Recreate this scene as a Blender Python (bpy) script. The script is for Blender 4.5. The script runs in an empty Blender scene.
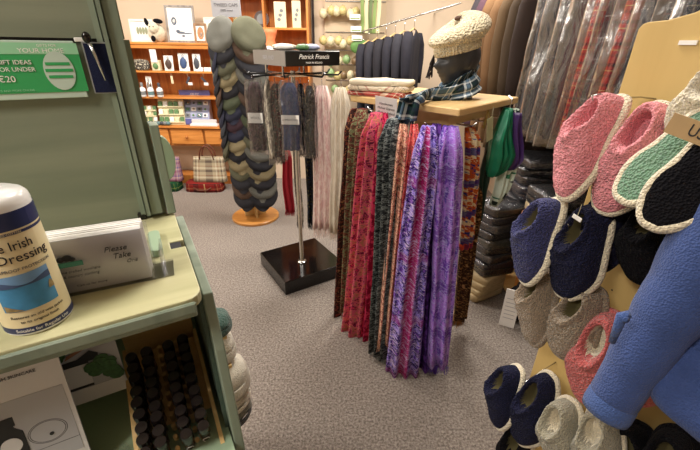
import bpy, math, random
from mathutils import Vector, Matrix, noise
PI = math.pi
rnd = random.Random(7)
scene = bpy.context.scene
COL = scene.collection

# ------------------------------------------------------------------ camera
F = 370.0; TH = math.radians(25.8); RO = math.radians(0.9)
CAM = Vector((0, 0, 1.5))
fw = Vector((0, math.cos(TH), -math.sin(TH))); u0 = Vector((0, math.sin(TH), math.cos(TH))); r0 = Vector((1, 0, 0))
rt = r0 * math.cos(RO) + u0 * math.sin(RO); up = u0 * math.cos(RO) - r0 * math.sin(RO)
cd = bpy.data.cameras.new('camera'); cam = bpy.data.objects.new('camera', cd); COL.objects.link(cam)
M = Matrix.Identity(4)
for i in range(3):
    M[i][0] = rt[i]; M[i][1] = up[i]; M[i][2] = -fw[i]; M[i][3] = CAM[i]
cam.matrix_world = M
cd.sensor_width = 36; cd.lens = 36 * F / 700; cd.clip_start = 0.02
scene.camera = cam
# measuring aids: where a sight line of the photograph meets a plane of the room
def ray(x, y): return fw + rt * ((x - 350) / F) - up * ((y - 225) / F)
def PZ(x, y, z): d = ray(x, y); return CAM + d * ((z - 1.5) / d.z)
def PY(x, y, Y): d = ray(x, y); return CAM + d * (Y / d.y)
def PT(x, y, t): return CAM + ray(x, y) * t
def PP(x, y, P0, n):
    d = ray(x, y); return CAM + d * ((Vector(P0) - CAM).dot(n) / d.dot(n))

# ------------------------------------------------------------------ materials
def lin(c):
    o = []
    for v in c[:3]:
        v = v / 255
        o.append(v / 12.92 if v <= .04045 else ((v + .055) / 1.055) ** 2.4)
    return (*o, 1)
def new_mat(name):
    m = bpy.data.materials.new(name); m.use_nodes = True
    nt = m.node_tree; b = nt.nodes['Principled BSDF']
    return m, nt, b
def N(nt, t, **kw):
    n = nt.nodes.new(t)
    for k, v in kw.items(): setattr(n, k, v)
    return n
def add_bump(nt, b, vec, scale, strength, detail=3, kind='noise', dist=.002):
    if kind == 'noise':
        t = N(nt, 'ShaderNodeTexNoise'); t.inputs['Detail'].default_value = detail; o = t.outputs['Fac']
    else:
        t = N(nt, 'ShaderNodeTexVoronoi'); o = t.outputs['Distance']
    t.inputs['Scale'].default_value = scale
    nt.links.new(vec, t.inputs['Vector'])
    bp = N(nt, 'ShaderNodeBump'); bp.inputs['Strength'].default_value = strength; bp.inputs['Distance'].default_value = dist
    nt.links.new(o, bp.inputs['Height']); nt.links.new(bp.outputs['Normal'], b.inputs['Normal'])
    return t
def mat(name, col, rough=.6, metal=0, bump=None, var=None, sheen=0, kind='noise', coord='Object', dist=.002, spec=.5):
    m, nt, b = new_mat(name)
    b.inputs['Base Color'].default_value = lin(col); b.inputs['Roughness'].default_value = rough
    b.inputs['Metallic'].default_value = metal; b.inputs['Specular IOR Level'].default_value = spec
    if sheen: b.inputs['Sheen Weight'].default_value = sheen; b.inputs['Sheen Roughness'].default_value = .6
    tc = N(nt, 'ShaderNodeTexCoord').outputs[coord]
    if bump: add_bump(nt, b, tc, bump[0], bump[1], kind=kind, dist=dist)
    if var:
        t = N(nt, 'ShaderNodeTexNoise'); t.inputs['Scale'].default_value = var[0]; t.inputs['Detail'].default_value = 6
        nt.links.new(tc, t.inputs['Vector'])
        mx = N(nt, 'ShaderNodeMapRange'); mx.inputs['From Min'].default_value = .3; mx.inputs['From Max'].default_value = .7
        mx.inputs['To Min'].default_value = 1 - var[1]; mx.inputs['To Max'].default_value = 1 + var[1]
        nt.links.new(t.outputs['Fac'], mx.inputs['Value'])
        sc = N(nt, 'ShaderNodeVectorMath', operation='SCALE'); sc.inputs[0].default_value = lin(col)[:3]
        nt.links.new(mx.outputs['Result'], sc.inputs['Scale']); nt.links.new(sc.outputs[0], b.inputs['Base Color'])
    return m
def ramp(nt, cols, const=False, pos=None):
    r = N(nt, 'ShaderNodeValToRGB'); cr = r.color_ramp
    if const: cr.interpolation = 'CONSTANT'
    n = len(cols)
    while len(cr.elements) < n: cr.elements.new(.5)
    for i, c in enumerate(cols):
        cr.elements[i].position = pos[i] if pos else (i / n if const else i / max(1, n - 1))
        cr.elements[i].color = lin(c)
    return r
def mat_wood(name, c1, c2, axis=0, scale=6, rough=.45, bump=.15):
    m, nt, b = new_mat(name)
    tc = N(nt, 'ShaderNodeTexCoord'); mp = N(nt, 'ShaderNodeMapping')
    s = [scale * 6] * 3; s[axis] = scale * .5
    mp.inputs['Scale'].default_value = s
    nt.links.new(tc.outputs['Object'], mp.inputs['Vector'])
    t = N(nt, 'ShaderNodeTexNoise'); t.inputs['Scale'].default_value = 1; t.inputs['Detail'].default_value = 5; t.inputs['Distortion'].default_value = .6
    nt.links.new(mp.outputs[0], t.inputs['Vector'])
    r = ramp(nt, [c1, c2], pos=[.35, .65]); nt.links.new(t.outputs['Fac'], r.inputs[0]); nt.links.new(r.outputs[0], b.inputs['Base Color'])
    b.inputs['Roughness'].default_value = rough
    bp = N(nt, 'ShaderNodeBump'); bp.inputs['Strength'].default_value = bump; bp.inputs['Distance'].default_value = .001
    nt.links.new(t.outputs['Fac'], bp.inputs['Height']); nt.links.new(bp.outputs[0], b.inputs['Normal'])
    return m
def mat_weave(name, cols, su=55, sv=10, squig=None, const=True, rough=.9, bands=None, seed=0, bump=.6, vstripe=None):
    """boucle / woven scarf: streaky colours along the cloth, flecks across it (UV in metres)"""
    m, nt, b = new_mat(name)
    uv = N(nt, 'ShaderNodeTexCoord').outputs['UV']
    mp = N(nt, 'ShaderNodeMapping'); mp.inputs['Scale'].default_value = (su, sv, 1); mp.inputs['Location'].default_value = (seed * 3.7, seed * 1.3, seed)
    nt.links.new(uv, mp.inputs['Vector'])
    t = N(nt, 'ShaderNodeTexNoise'); t.inputs['Scale'].default_value = 1; t.inputs['Detail'].default_value = 3; t.inputs['Roughness'].default_value = .7
    nt.links.new(mp.outputs[0], t.inputs['Vector'])
    n = len(cols); pos = [0] + [.30 + .42 * i / max(1, n - 1) for i in range(n - 1)] if const else [.28 + .44 * i / (n - 1) for i in range(n)]
    r = ramp(nt, cols, const, pos); nt.links.new(t.outputs['Fac'], r.inputs[0]); out = r.outputs[0]
    if bands:   # (colour, spacing in m, width fraction, strength)
        bc, sp, wd, st = bands
        sx = N(nt, 'ShaderNodeSeparateXYZ'); nt.links.new(uv, sx.inputs[0])
        md = N(nt, 'ShaderNodeMath', operation='FRACT'); mu = N(nt, 'ShaderNodeMath', operation='MULTIPLY_ADD'); mu.inputs[1].default_value = 1 / sp; mu.inputs[2].default_value = .45
        nt.links.new(sx.outputs[1], mu.inputs[0]); nt.links.new(mu.outputs[0], md.inputs[0])
        lt = N(nt, 'ShaderNodeMath', operation='LESS_THAN'); lt.inputs[1].default_value = wd; nt.links.new(md.outputs[0], lt.inputs[0])
        ml = N(nt, 'ShaderNodeMath', operation='MULTIPLY'); ml.inputs[1].default_value = st; nt.links.new(lt.outputs[0], ml.inputs[0])
        mx = N(nt, 'ShaderNodeMix', data_type='RGBA'); nt.links.new(ml.outputs[0], mx.inputs[0]); nt.links.new(out, mx.inputs[6]); mx.inputs[7].default_value = lin(bc)
        out = mx.outputs[2]
    if vstripe:   # (colour, u from, u to, strength): one lengthwise stripe
        sx2 = N(nt, 'ShaderNodeSeparateXYZ'); nt.links.new(uv, sx2.inputs[0])
        ra = N(nt, 'ShaderNodeMapRange'); ra.interpolation_type = 'SMOOTHSTEP'; ra.inputs['From Min'].default_value = vstripe[1] - .004; ra.inputs['From Max'].default_value = vstripe[1] + .004
        rb = N(nt, 'ShaderNodeMapRange'); rb.interpolation_type = 'SMOOTHSTEP'; rb.inputs['From Min'].default_value = vstripe[2] + .004; rb.inputs['From Max'].default_value = vstripe[2] - .004
        for q in (ra, rb): nt.links.new(sx2.outputs[0], q.inputs['Value'])
        pr_ = N(nt, 'ShaderNodeMath', operation='MULTIPLY'); nt.links.new(ra.outputs[0], pr_.inputs[0]); nt.links.new(rb.outputs[0], pr_.inputs[1])
        p2_ = N(nt, 'ShaderNodeMath', operation='MULTIPLY'); p2_.inputs[1].default_value = vstripe[3]; nt.links.new(pr_.outputs[0], p2_.inputs[0])
        mx = N(nt, 'ShaderNodeMix', data_type='RGBA'); nt.links.new(p2_.outputs[0], mx.inputs[0]); nt.links.new(out, mx.inputs[6]); mx.inputs[7].default_value = lin(vstripe[0])
        out = mx.outputs[2]
    if squig:
        w = N(nt, 'ShaderNodeTexNoise'); w.inputs['Scale'].default_value = 1; w.inputs['Detail'].default_value = 2; w.inputs['Distortion'].default_value = 1.2
        mp2 = N(nt, 'ShaderNodeMapping'); mp2.inputs['Scale'].default_value = (70, 190, 1); nt.links.new(uv, mp2.inputs['Vector']); nt.links.new(mp2.outputs[0], w.inputs['Vector'])
        gt = N(nt, 'ShaderNodeMapRange'); gt.inputs['From Min'].default_value = .55; gt.inputs['From Max'].default_value = .60; nt.links.new(w.outputs['Fac'], gt.inputs['Value'])
        mx = N(nt, 'ShaderNodeMix', data_type='RGBA'); nt.links.new(gt.outputs[0], mx.inputs[0]); nt.links.new(out, mx.inputs[6]); mx.inputs[7].default_value = lin(squig)
        out = mx.outputs[2]
    nt.links.new(out, b.inputs['Base Color']); b.inputs['Roughness'].default_value = rough; b.inputs['Specular IOR Level'].default_value = .2
    add_bump(nt, b, uv, 260, bump, dist=.004)
    return m
def mat_tartan(name, base, stripes, sp=.06, rough=.85, coord='UV', axes=(0, 1)):
    """stripes: list of (start, end, colour) in 0..1 of one repeat; crossed in both directions"""
    m, nt, b = new_mat(name)
    uv = N(nt, 'ShaderNodeTexCoord').outputs[coord]; sx = N(nt, 'ShaderNodeSeparateXYZ'); nt.links.new(uv, sx.inputs[0])
    outs = []
    for k in axes:
        mu = N(nt, 'ShaderNodeMath', operation='MULTIPLY'); mu.inputs[1].default_value = 1 / sp; fr = N(nt, 'ShaderNodeMath', operation='FRACT')
        nt.links.new(sx.outputs[k], mu.inputs[0]); nt.links.new(mu.outputs[0], fr.inputs[0])
        cols = [base]; pos = [0]
        for s0, s1, c in stripes: cols += [c, base]; pos += [s0, s1]
        r = ramp(nt, cols, True, pos); nt.links.new(fr.outputs[0], r.inputs[0]); outs.append(r.outputs[0])
    mx = N(nt, 'ShaderNodeMix', data_type='RGBA'); mx.inputs[0].default_value = .5
    nt.links.new(outs[0], mx.inputs[6]); nt.links.new(outs[1], mx.inputs[7]); nt.links.new(mx.outputs[2], b.inputs['Base Color'])
    b.inputs['Roughness'].default_value = rough; b.inputs['Specular IOR Level'].default_value = .25
    add_bump(nt, b, uv, 500, .3, dist=.001)
    return m
def mat_film(name, alpha=.22, scale=40, tint=(225, 225, 230)):
    """thin crinkled clear wrapping"""
    m, nt, b = new_mat(name)
    nt.nodes.remove(b); out = nt.nodes['Material Output']
    tc = N(nt, 'ShaderNodeTexCoord'); mp = N(nt, 'ShaderNodeMapping'); mp.inputs['Scale'].default_value = (1, 1, .35)
    nt.links.new(tc.outputs['Object'], mp.inputs[0])
    t = N(nt, 'ShaderNodeTexNoise'); t.inputs['Scale'].default_value = scale; t.inputs['Detail'].default_value = 3; t.inputs['Distortion'].default_value = .8
    nt.links.new(mp.outputs[0], t.inputs['Vector'])
    bp = N(nt, 'ShaderNodeBump'); bp.inputs['Strength'].default_value = 1; bp.inputs['Distance'].default_value = .012; nt.links.new(t.outputs['Fac'], bp.inputs['Height'])
    gl = N(nt, 'ShaderNodeBsdfGlossy'); gl.inputs['Roughness'].default_value = .24; gl.inputs['Color'].default_value = lin(tint); nt.links.new(bp.outputs[0], gl.inputs['Normal'])
    tr = N(nt, 'ShaderNodeBsdfTransparent'); tr.inputs['Color'].default_value = (.93, .93, .94, 1)
    fr = N(nt, 'ShaderNodeLayerWeight'); fr.inputs['Blend'].default_value = .35; nt.links.new(bp.outputs[0], fr.inputs['Normal'])
    ad = N(nt, 'ShaderNodeMath', operation='MULTIPLY_ADD'); ad.inputs[1].default_value = .55; ad.inputs[2].default_value = alpha
    nt.links.new(fr.outputs['Fresnel'], ad.inputs[0])
    mx = N(nt, 'ShaderNodeMixShader'); nt.links.new(ad.outputs[0], mx.inputs[0]); nt.links.new(tr.outputs[0], mx.inputs[1]); nt.links.new(gl.outputs[0], mx.inputs[2])
    nt.links.new(mx.outputs[0], out.inputs['Surface'])
    return m
def mat_emit(name, col, s):
    m, nt, b = new_mat(name); b.inputs['Emission Color'].default_value = lin(col); b.inputs['Emission Strength'].default_value = s
    return m

# ------------------------------------------------------------------ mesh builder
class MB:
    def __init__(s): s.v = []; s.f = []; s.uv = {}
    def add(s, verts, faces, uvs=None):
        o = len(s.v); s.v += [Vector(v) for v in verts]
        for i, f in enumerate(faces):
            s.f.append([k + o for k in f])
            if uvs: s.uv[len(s.f) - 1] = uvs[i]
        return s
    def box(s, c, d, R=None, bev=0):
        hx, hy, hz = d[0] / 2, d[1] / 2, d[2] / 2
        if bev:
            b = min(bev, hx * .9, hy * .9, hz * .9); vs = []
            for sz in (-1, 1):
                for q, (ax, ay) in enumerate([(1, 1), (-1, 1), (-1, -1), (1, -1)]): pass
            # chamfered box from 24 vertices
            idx = {}
            for sx in (-1, 1):
                for sy in (-1, 1):
                    for sz in (-1, 1):
                        for k in range(3):
                            p = [sx * (hx - b), sy * (hy - b), sz * (hz - b)]; p[k] = (sx, sy, sz)[k] * (hx, hy, hz)[k]
                            idx[(sx, sy, sz, k)] = len(vs); vs.append(Vector(p))
            fs = []
            for k in range(3):
                o = [i for i in range(3) if i != k]
                for sg in (-1, 1):
                    q = []
                    for a, bb in ((-1, -1), (1, -1), (1, 1), (-1, 1)):
                        t = [0, 0, 0]; t[k] = sg; t[o[0]] = a; t[o[1]] = bb; q.append(idx[(*t, k)])
                    fs.append(q)
            for k in range(3):
                o = [i for i in range(3) if i != k]
                for a in (-1, 1):
                    for bb in (-1, 1):
                        q = []
                        for e, kk in ((-1, o[0]), (1, o[0]), (1, o[1]), (-1, o[1])):
                            t = [0, 0, 0]; t[k] = e; t[o[0]] = a; t[o[1]] = bb; q.append(idx[(*t, kk)])
                        fs.append(q)
            for sx in (-1, 1):
                for sy in (-1, 1):
                    for sz in (-1, 1): fs.append([idx[(sx, sy, sz, k)] for k in range(3)])
        else:
            vs = [Vector((x * hx, y * hy, z * hz)) for x in (-1, 1) for y in (-1, 1) for z in (-1, 1)]
            fs = [(0, 1, 3, 2), (4, 6, 7, 5), (0, 4, 5, 1), (2, 3, 7, 6), (0, 2, 6, 4), (1, 5, 7, 3)]
        if R is not None: vs = [R @ v for v in vs]
        c = Vector(c)
        return s.add([v + c for v in vs], fs)
    def grid(s, fn, nu, nv, cu=False, cv=False, uvf=None, caps=False):
        nU = nu if cu else nu + 1; nV = nv if cv else nv + 1
        vs = [fn(i / nu, j / nv) for j in range(nV) for i in range(nU)]
        fs = []; uvs = []
        for j in range(nv):
            for i in range(nu):
                i2 = (i + 1) % nU; j2 = (j + 1) % nV
                fs.append((j * nU + i, j * nU + i2, j2 * nU + i2, j2 * nU + i))
                if uvf: uvs.append([uvf(i / nu, j / nv), uvf((i + 1) / nu, j / nv), uvf((i + 1) / nu, (j + 1) / nv), uvf(i / nu, (j + 1) / nv)])
                else: uvs.append([(i / nu, j / nv), ((i + 1) / nu, j / nv), ((i + 1) / nu, (j + 1) / nv), (i / nu, (j + 1) / nv)])
        if caps and cu and not cv:
            fs.append(tuple(range(nU))[::-1]); uvs.append([(0, 0)] * nU)
            fs.append(tuple(range((nV - 1) * nU, nV * nU))); uvs.append([(0, 0)] * nU)
        return s.add(vs, fs, uvs)
    def tube(s, pts, r, n=8, caps=True):
        pts = [Vector(p) for p in pts]; m = len(pts)
        rs = r if isinstance(r, (list, tuple)) else [r] * m
        T = [(pts[min(i + 1, m - 1)] - pts[max(i - 1, 0)]).normalized() for i in range(m)]
        a = Vector((0, 0, 1)) if abs(T[0].z) < .9 else Vector((1, 0, 0)); fr = []
        for t in T:
            x = (a - t * a.dot(t)).normalized(); a = x; fr.append((x, t.cross(x)))
        vs = [pts[j] + (fr[j][0] * math.cos(2 * PI * i / n) + fr[j][1] * math.sin(2 * PI * i / n)) * rs[j] for j in range(m) for i in range(n)]
        fs = [(j * n + i, j * n + (i + 1) % n, (j + 1) * n + (i + 1) % n, (j + 1) * n + i) for j in range(m - 1) for i in range(n)]
        if caps: fs += [tuple(range(n))[::-1], tuple(range((m - 1) * n, m * n))]
        return s.add(vs, fs)
    def lathe(s, prof, n=24, c=(0, 0, 0), R=None):
        c = Vector(c)
        vs = [Vector((r * math.cos(2 * PI * i / n), r * math.sin(2 * PI * i / n), z)) for r, z in prof for i in range(n)]
        if R is not None: vs = [R @ v for v in vs]
        m = len(prof)
        fs = [(j * n + i, j * n + (i + 1) % n, (j + 1) * n + (i + 1) % n, (j + 1) * n + i) for j in range(m - 1) for i in range(n)]
        fs += [tuple(range(n))[::-1], tuple(range((m - 1) * n, m * n))]
        return s.add([v + c for v in vs], fs)
    def prism(s, poly, h0, h1, mp=lambda x, y, h: (x, y, h)):
        n = len(poly)
        vs = [mp(x, y, h0) for x, y in poly] + [mp(x, y, h1) for x, y in poly]
        fs = [tuple(range(n))[::-1], tuple(range(n, 2 * n))] + [(i, (i + 1) % n, n + (i + 1) % n, n + i) for i in range(n)]
        return s.add(vs, fs)
    def blob(s, c, rad, n=14, wob=0, seed=0, R=None, sq=1.0):
        c = Vector(c)
        def fn(u, v):
            a = 2 * PI * u; b = PI * v
            sp = lambda w: math.copysign(abs(w) ** sq, w)
            d = Vector((sp(math.cos(a)) * sp(math.sin(b)), sp(math.sin(a)) * sp(math.sin(b)), -sp(math.cos(b))))
            k = 1 + (wob * noise.noise(d * 2.2 + Vector((seed, seed * .7, 0))) if wob else 0)
            p = Vector((d.x * rad[0] * k, d.y * rad[1] * k, d.z * rad[2] * k))
            return c + (R @ p if R is not None else p)
        return s.grid(fn, n, max(4, n * 2 // 3), cu=True)
    def build(s, name, m=None, parent=None, smooth=False, bevel=0, origin=None, sub=0):
        me = bpy.data.meshes.new(name)
        o = Vector(origin) if origin is not None else Vector((0, 0, 0))
        me.from_pydata([v - o for v in s.v], [], s.f)
        if s.uv:
            uvl = me.uv_layers.new(name='UVMap')
            for p in me.polygons:
                q = s.uv.get(p.index)
                if q:
                    for k, li in enumerate(p.loop_indices): uvl.data[li].uv = q[k][:2]
        me.update()
        if m: me.materials.append(m)
        if smooth:
            me.polygons.foreach_set('use_smooth', [True] * len(me.polygons))
            if smooth != 'all': me.set_sharp_from_angle(angle=math.radians(42))
        ob = bpy.data.objects.new(name, me); COL.objects.link(ob)
        if parent: ob.parent = parent
        if origin is not None: ob.location = o
        if bevel:
            bm = ob.modifiers.new('bevel', 'BEVEL'); bm.width = bevel; bm.segments = 2; bm.limit_method = 'ANGLE'
        if sub:
            sm = ob.modifiers.new('subsurf', 'SUBSURF'); sm.levels = sub; sm.render_levels = sub
        return ob
def tag(o, label, cat, group=None, kind=None):
    if label: o['label'] = label
    if cat: o['category'] = cat
    if group: o['group'] = group
    if kind: o['kind'] = kind
    return o
def thing(name, label, cat, loc=(0, 0, 0), rz=0, group=None, R=None):
    o = bpy.data.objects.new(name, None); COL.objects.link(o); o.empty_display_size = .05
    if R is not None: o.matrix_world = Matrix.Translation(Vector(loc)) @ R.to_4x4()
    else: o.location = loc; o.rotation_euler = (0, 0, rz)
    return tag(o, label, cat, group)
def struct(name, mb, m, **k): return tag(mb.build(name, m, **k), None, None, kind='structure')
def copy_tree(o, par=None):
    c = o.copy(); COL.objects.link(c)
    if par: c.parent = par
    for ch in list(o.children): copy_tree(ch, c)
    return c
def RZ(a): return Matrix.Rotation(a, 3, 'Z')
def RX(a): return Matrix.Rotation(a, 3, 'X')
def RY(a): return Matrix.Rotation(a, 3, 'Y')
def frame(x, y, z):   # columns
    return Matrix((x, y, z)).transposed()
def relabel(o, l):
    o['label'] = l; return o
def text(body, size, m, parent, T, name='lettering', shear=0, align='CENTER', wrap=None, sx=1, ext=.0004, spacing=1):
    cu = bpy.data.curves.new('txt', 'FONT'); cu.body = body; cu.size = size; cu.shear = shear; cu.align_x = align; cu.extrude = ext; cu.space_character = spacing
    cu.align_y = 'CENTER'; cu.resolution_u = 3
    to = bpy.data.objects.new('txt', cu); COL.objects.link(to)
    bpy.context.view_layer.update()
    me = bpy.data.meshes.new_from_object(to.evaluated_get(bpy.context.evaluated_depsgraph_get()))
    bpy.data.objects.remove(to); bpy.data.curves.remove(cu)
    me.name = name
    for v in me.vertices:
        p = v.co.copy(); p.x *= sx
        if wrap:   # (radius, angle of the middle, height)
            R_, a0, z0 = wrap; a = a0 + p.x / R_; rr = R_ + p.z
            v.co = Vector((rr * math.cos(a), rr * math.sin(a), z0 + p.y))
        else: v.co = T @ p
    me.materials.clear(); me.materials.append(m)
    o = bpy.data.objects.new(name, me); COL.objects.link(o); o.parent = parent
    return o
def face_T(origin, xdir, ydir):
    x = Vector(xdir).normalized(); y = Vector(ydir).normalized(); z = x.cross(y)
    return Matrix.Translation(Vector(origin)) @ frame(x, y, z).to_4x4()

def lerp(a, b, t): return a + (b - a) * t
def cloth(mb, st, pleats=3, nu=22, seed=0, fold=.6, u0_=0, wob=.004):
    """folded cloth swept through stations (centre, across, outward, width, thickness)"""
    st = [(Vector(c), Vector(w).normalized(), Vector(n).normalized(), a, t) for c, w, n, a, t in st]
    ln = [0]
    for i in range(1, len(st)): ln.append(ln[-1] + (st[i][0] - st[i - 1][0]).length)
    ns = len(st)
    def fn(u, v):
        k = int(round(v * (ns - 1))); c, w, n, a, t = st[k]
        front = u < .5; q = u * 2 if front else 2 - u * 2
        x = (q - .5) * a
        ed = math.sqrt(max(0, 1 - abs(2 * q - 1) ** 6))
        ph = pleats * 2 * PI * q + seed * 1.7 + .5 * math.sin(ln[k] * 6 + seed)
        if front: d = t * (.5 + fold * .5 * math.cos(ph)) * ed
        else: d = -t * (.35 + fold * .3 * math.cos(ph + 1)) * ed
        p = c + w * x + n * d
        nz = noise.noise(Vector((q * 5 + seed * 3.1, ln[k] * 7, seed)))
        return p + n * (nz * wob) + w * (noise.noise(Vector((seed, ln[k] * 5, q))) * wob)
    tot = ln[-1]
    mb.grid(fn, nu * 2, ns - 1, cu=True, caps=True, uvf=lambda u, v: ((u * 2 if u <= .5 else 2 - u * 2) * st[0][3] * 1.6, ln[min(ns - 1, int(round(v * (ns - 1))))]))
    return mb
def dens(p, n=5):
    out = []
    for i in range(len(p) - 1):
        for k in range(n):
            t = k / n
            P0 = Vector(p[max(0, i - 1)][0]); P1 = Vector(p[i][0]); P2 = Vector(p[i + 1][0]); P3 = Vector(p[min(len(p) - 1, i + 2)][0])
            c = .5 * ((2 * P1) + (P2 - P0) * t + (2 * P0 - 5 * P1 + 4 * P2 - P3) * t * t + (3 * P1 - P0 - 3 * P2 + P3) * t ** 3)
            out.append((c, Vector(p[i][1]).normalized().lerp(Vector(p[i + 1][1]).normalized(), t), Vector(p[i][2]).normalized().lerp(Vector(p[i + 1][2]).normalized(), t), lerp(p[i][3], p[i + 1][3], t), lerp(p[i][4], p[i + 1][4], t)))
    out.append(p[-1]); return out
def strands(mb, A, B, n, L, dirn, r=.0011, seed=0, jit=.006):
    """a row of fringe strands hanging from line A-B"""
    rr = random.Random(seed); A = Vector(A); B = Vector(B)
    for i in range(n):
        p = A.lerp(B, (i + .5) / n); l = L * rr.uniform(.75, 1.15)
        q = p + Vector(dirn) * l * .5 + Vector((rr.uniform(-jit, jit), rr.uniform(-jit, jit), 0)) * .6
        e = p + Vector(dirn) * l + Vector((rr.uniform(-jit, jit), rr.uniform(-jit, jit), 0))
        mb.tube([p - Vector(dirn) * .004, q, e], [r, r, r * .5], n=4)
def scarf(name, label, cat, A, B, across, out, wt, wb, th, m, pleats=3, seed=0, fringe=.05, group=None, fold=.7, nfr=34, fm=None, bend=.0):
    """scarf hung doubled over an arm: A top, B bottom"""
    A = Vector(A); B = Vector(B); w = Vector(across).normalized(); o = Vector(out).normalized()
    root = thing(name, label, cat, (B.x, B.y, B.z), group=group)
    st = []
    for i in range(15):
        t = i / 14; c = A.lerp(B, t) - B
        c = c + w * (math.sin(t * PI) * bend) + w * .004 * math.sin(t * 7 + seed)
        s_ = min(1, t / .12) ** .5
        wd = lerp(wt * .50, lerp(wt, wb, t), s_); tt = th * (.6 + .4 * s_) * (1 + .35 * math.exp(-((t - .04) / .05) ** 2)); c = c - o * .02 * (1 - s_)
        st.append((c, w, o, wd, tt))
    mb = MB(); cloth(mb, st, pleats, seed=seed, fold=fold); fc_ = mb.build('folded_cloth', m, root, smooth='all')
    if fringe:
        fb = MB(); hw = st[-1][3] * .48
        strands(fb, w * -hw + o * th * .3, w * hw + o * th * .3, nfr, fringe, (0, 0, -1), seed=seed)
        strands(fb, w * -hw - o * th * .1, w * hw - o * th * .1, nfr // 2, fringe, (0, 0, -1), seed=seed + 5)
        f = fb.build('fringe', fm or m, fc_); f['kind'] = 'stuff'
    return root

# ------------------------------------------------------------------ palette
def carpet_mat():
    m, nt, b = new_mat('carpet_pile')
    tc = N(nt, 'ShaderNodeTexCoord').outputs['Object']
    t = N(nt, 'ShaderNodeTexNoise'); t.inputs['Scale'].default_value = 95; t.inputs['Detail'].default_value = 3; t.inputs['Roughness'].default_value = .75
    nt.links.new(tc, t.inputs['Vector'])
    r = ramp(nt, [(98, 90, 85), (132, 123, 116), (160, 151, 143)], pos=[.36, .5, .64]); nt.links.new(t.outputs['Fac'], r.inputs[0])
    t2 = N(nt, 'ShaderNodeTexNoise'); t2.inputs['Scale'].default_value = 2.2; t2.inputs['Detail'].default_value = 4; nt.links.new(tc, t2.inputs['Vector'])
    mr = N(nt, 'ShaderNodeMapRange'); mr.inputs['To Min'].default_value = .84; mr.inputs['To Max'].default_value = 1.14; nt.links.new(t2.outputs['Fac'], mr.inputs['Value'])
    sc = N(nt, 'ShaderNodeVectorMath', operation='SCALE'); nt.links.new(r.outputs[0], sc.inputs[0]); nt.links.new(mr.outputs[0], sc.inputs['Scale'])
    nt.links.new(sc.outputs[0], b.inputs['Base Color']); b.inputs['Roughness'].default_value = .95; b.inputs['Specular IOR Level'].default_value = .1
    add_bump(nt, b, tc, 160, .7, dist=.004)
    return m
Mt = {}
Mt['carpet'] = carpet_mat()
Mt['wall'] = mat('cream_wall', (212, 193, 170), .85, bump=(60, .08), var=(3, .03))
Mt['ceil'] = mat('white_ceiling', (235, 232, 224), .9)
Mt['pine'] = mat_wood('orange_pine', (196, 122, 52), (224, 152, 78), 0, 5)
Mt['pinev'] = mat_wood('orange_pine_upright', (178, 108, 46), (204, 134, 66), 2, 5)
Mt['birch'] = mat_wood('pale_plywood', (203, 168, 112), (217, 184, 130), 0, 3, .4)
Mt['board'] = mat_wood('board_plywood', (196, 166, 104), (208, 180, 118), 2, 1.6, .45, .05)
Mt['raw'] = mat_wood('raw_pine', (206, 170, 108), (224, 192, 134), 0, 5)
Mt['sage'] = mat_wood('sage_stain', (116, 124, 106), (136, 142, 122), 0, 3.0, .55, .1)
Mt['sageedge'] = mat_wood('sage_paint_edge', (118, 132, 116), (140, 152, 134), 2, 4, .5, .1)
Mt['sagedark'] = mat('dark_sage_paint', (66, 84, 74), .6, var=(12, .12))
Mt['sagelight'] = mat('pale_sage_paint', (150, 172, 144), .55, var=(8, .06))
Mt['shelftop'] = mat_wood('worn_pale_shelf', (172, 169, 128), (196, 192, 152), 0, 3.5, .38, .08)
Mt['chrome'] = mat('brushed_chrome', (200, 200, 200), .2, 1)
Mt['silver'] = mat('matt_silver', (158, 160, 162), .4, .6, bump=(200, .1))
Mt['black'] = mat('black_plastic', (12, 12, 13), .3)
Mt['blackgloss'] = mat('black_lacquer', (16, 12, 11), .12)
Mt['blackcap'] = mat('black_bottle_cap', (30, 24, 24), .16)
Mt['amber'] = mat('dark_amber_glass', (58, 34, 26), .15)
Mt['white'] = mat('white_card', (238, 236, 232), .6)
Mt['whitegl'] = mat('white_gloss_plastic', (240, 240, 238), .25)
Mt['paper'] = mat('printed_paper', (214, 212, 214), .5)
Mt['grey'] = mat('grey_paper', (176, 176, 182), .5)
Mt['ink'] = mat('black_ink', (30, 30, 36), .6)
Mt['greyink'] = mat('grey_ink', (104, 104, 108), .6)
Mt['greensign'] = mat('green_print', (52, 160, 92), .4)
Mt['paleg'] = mat('pale_green_print', (150, 208, 168), .4)
Mt['pgrey'] = mat('pale_grey_print', (190, 208, 196), .4)
Mt['clear'] = mat_film('clear_acrylic', .06, 3)
Mt['film'] = mat_film('crinkled_film', .16, 45)
Mt['bag'] = mat_film('garment_bag_film', .24, 20, (236, 234, 232))
Mt['cream'] = mat('cream_fleece', (226, 214, 186), .95, bump=(230, 1.0), sheen=.6, kind='vor', dist=.004, var=(60, .10))
Mt['navy'] = mat('navy_fleece', (54, 57, 104), .95, spec=.2, bump=(230, 1.0), sheen=.12, kind='vor', dist=.006, var=(210, .35))
Mt['midnight'] = mat('midnight_fleece', (26, 28, 56), .95, spec=.15, bump=(230, 1.0), sheen=.03, kind='vor', dist=.006, var=(210, .3))
Mt['pink'] = mat('pink_fleece', (236, 148, 158), .95, bump=(230, 1.0), sheen=.2, kind='vor', dist=.006, var=(210, .12))
Mt['coral'] = mat('coral_fleece', (206, 94, 92), .95, bump=(230, 1.0), sheen=.3, kind='vor', dist=.006, var=(210, .12))
Mt['taupe'] = mat('taupe_fleece', (142, 122, 98), .95, bump=(230, 1.0), sheen=.4, kind='vor', dist=.006, var=(210, .12))
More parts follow.
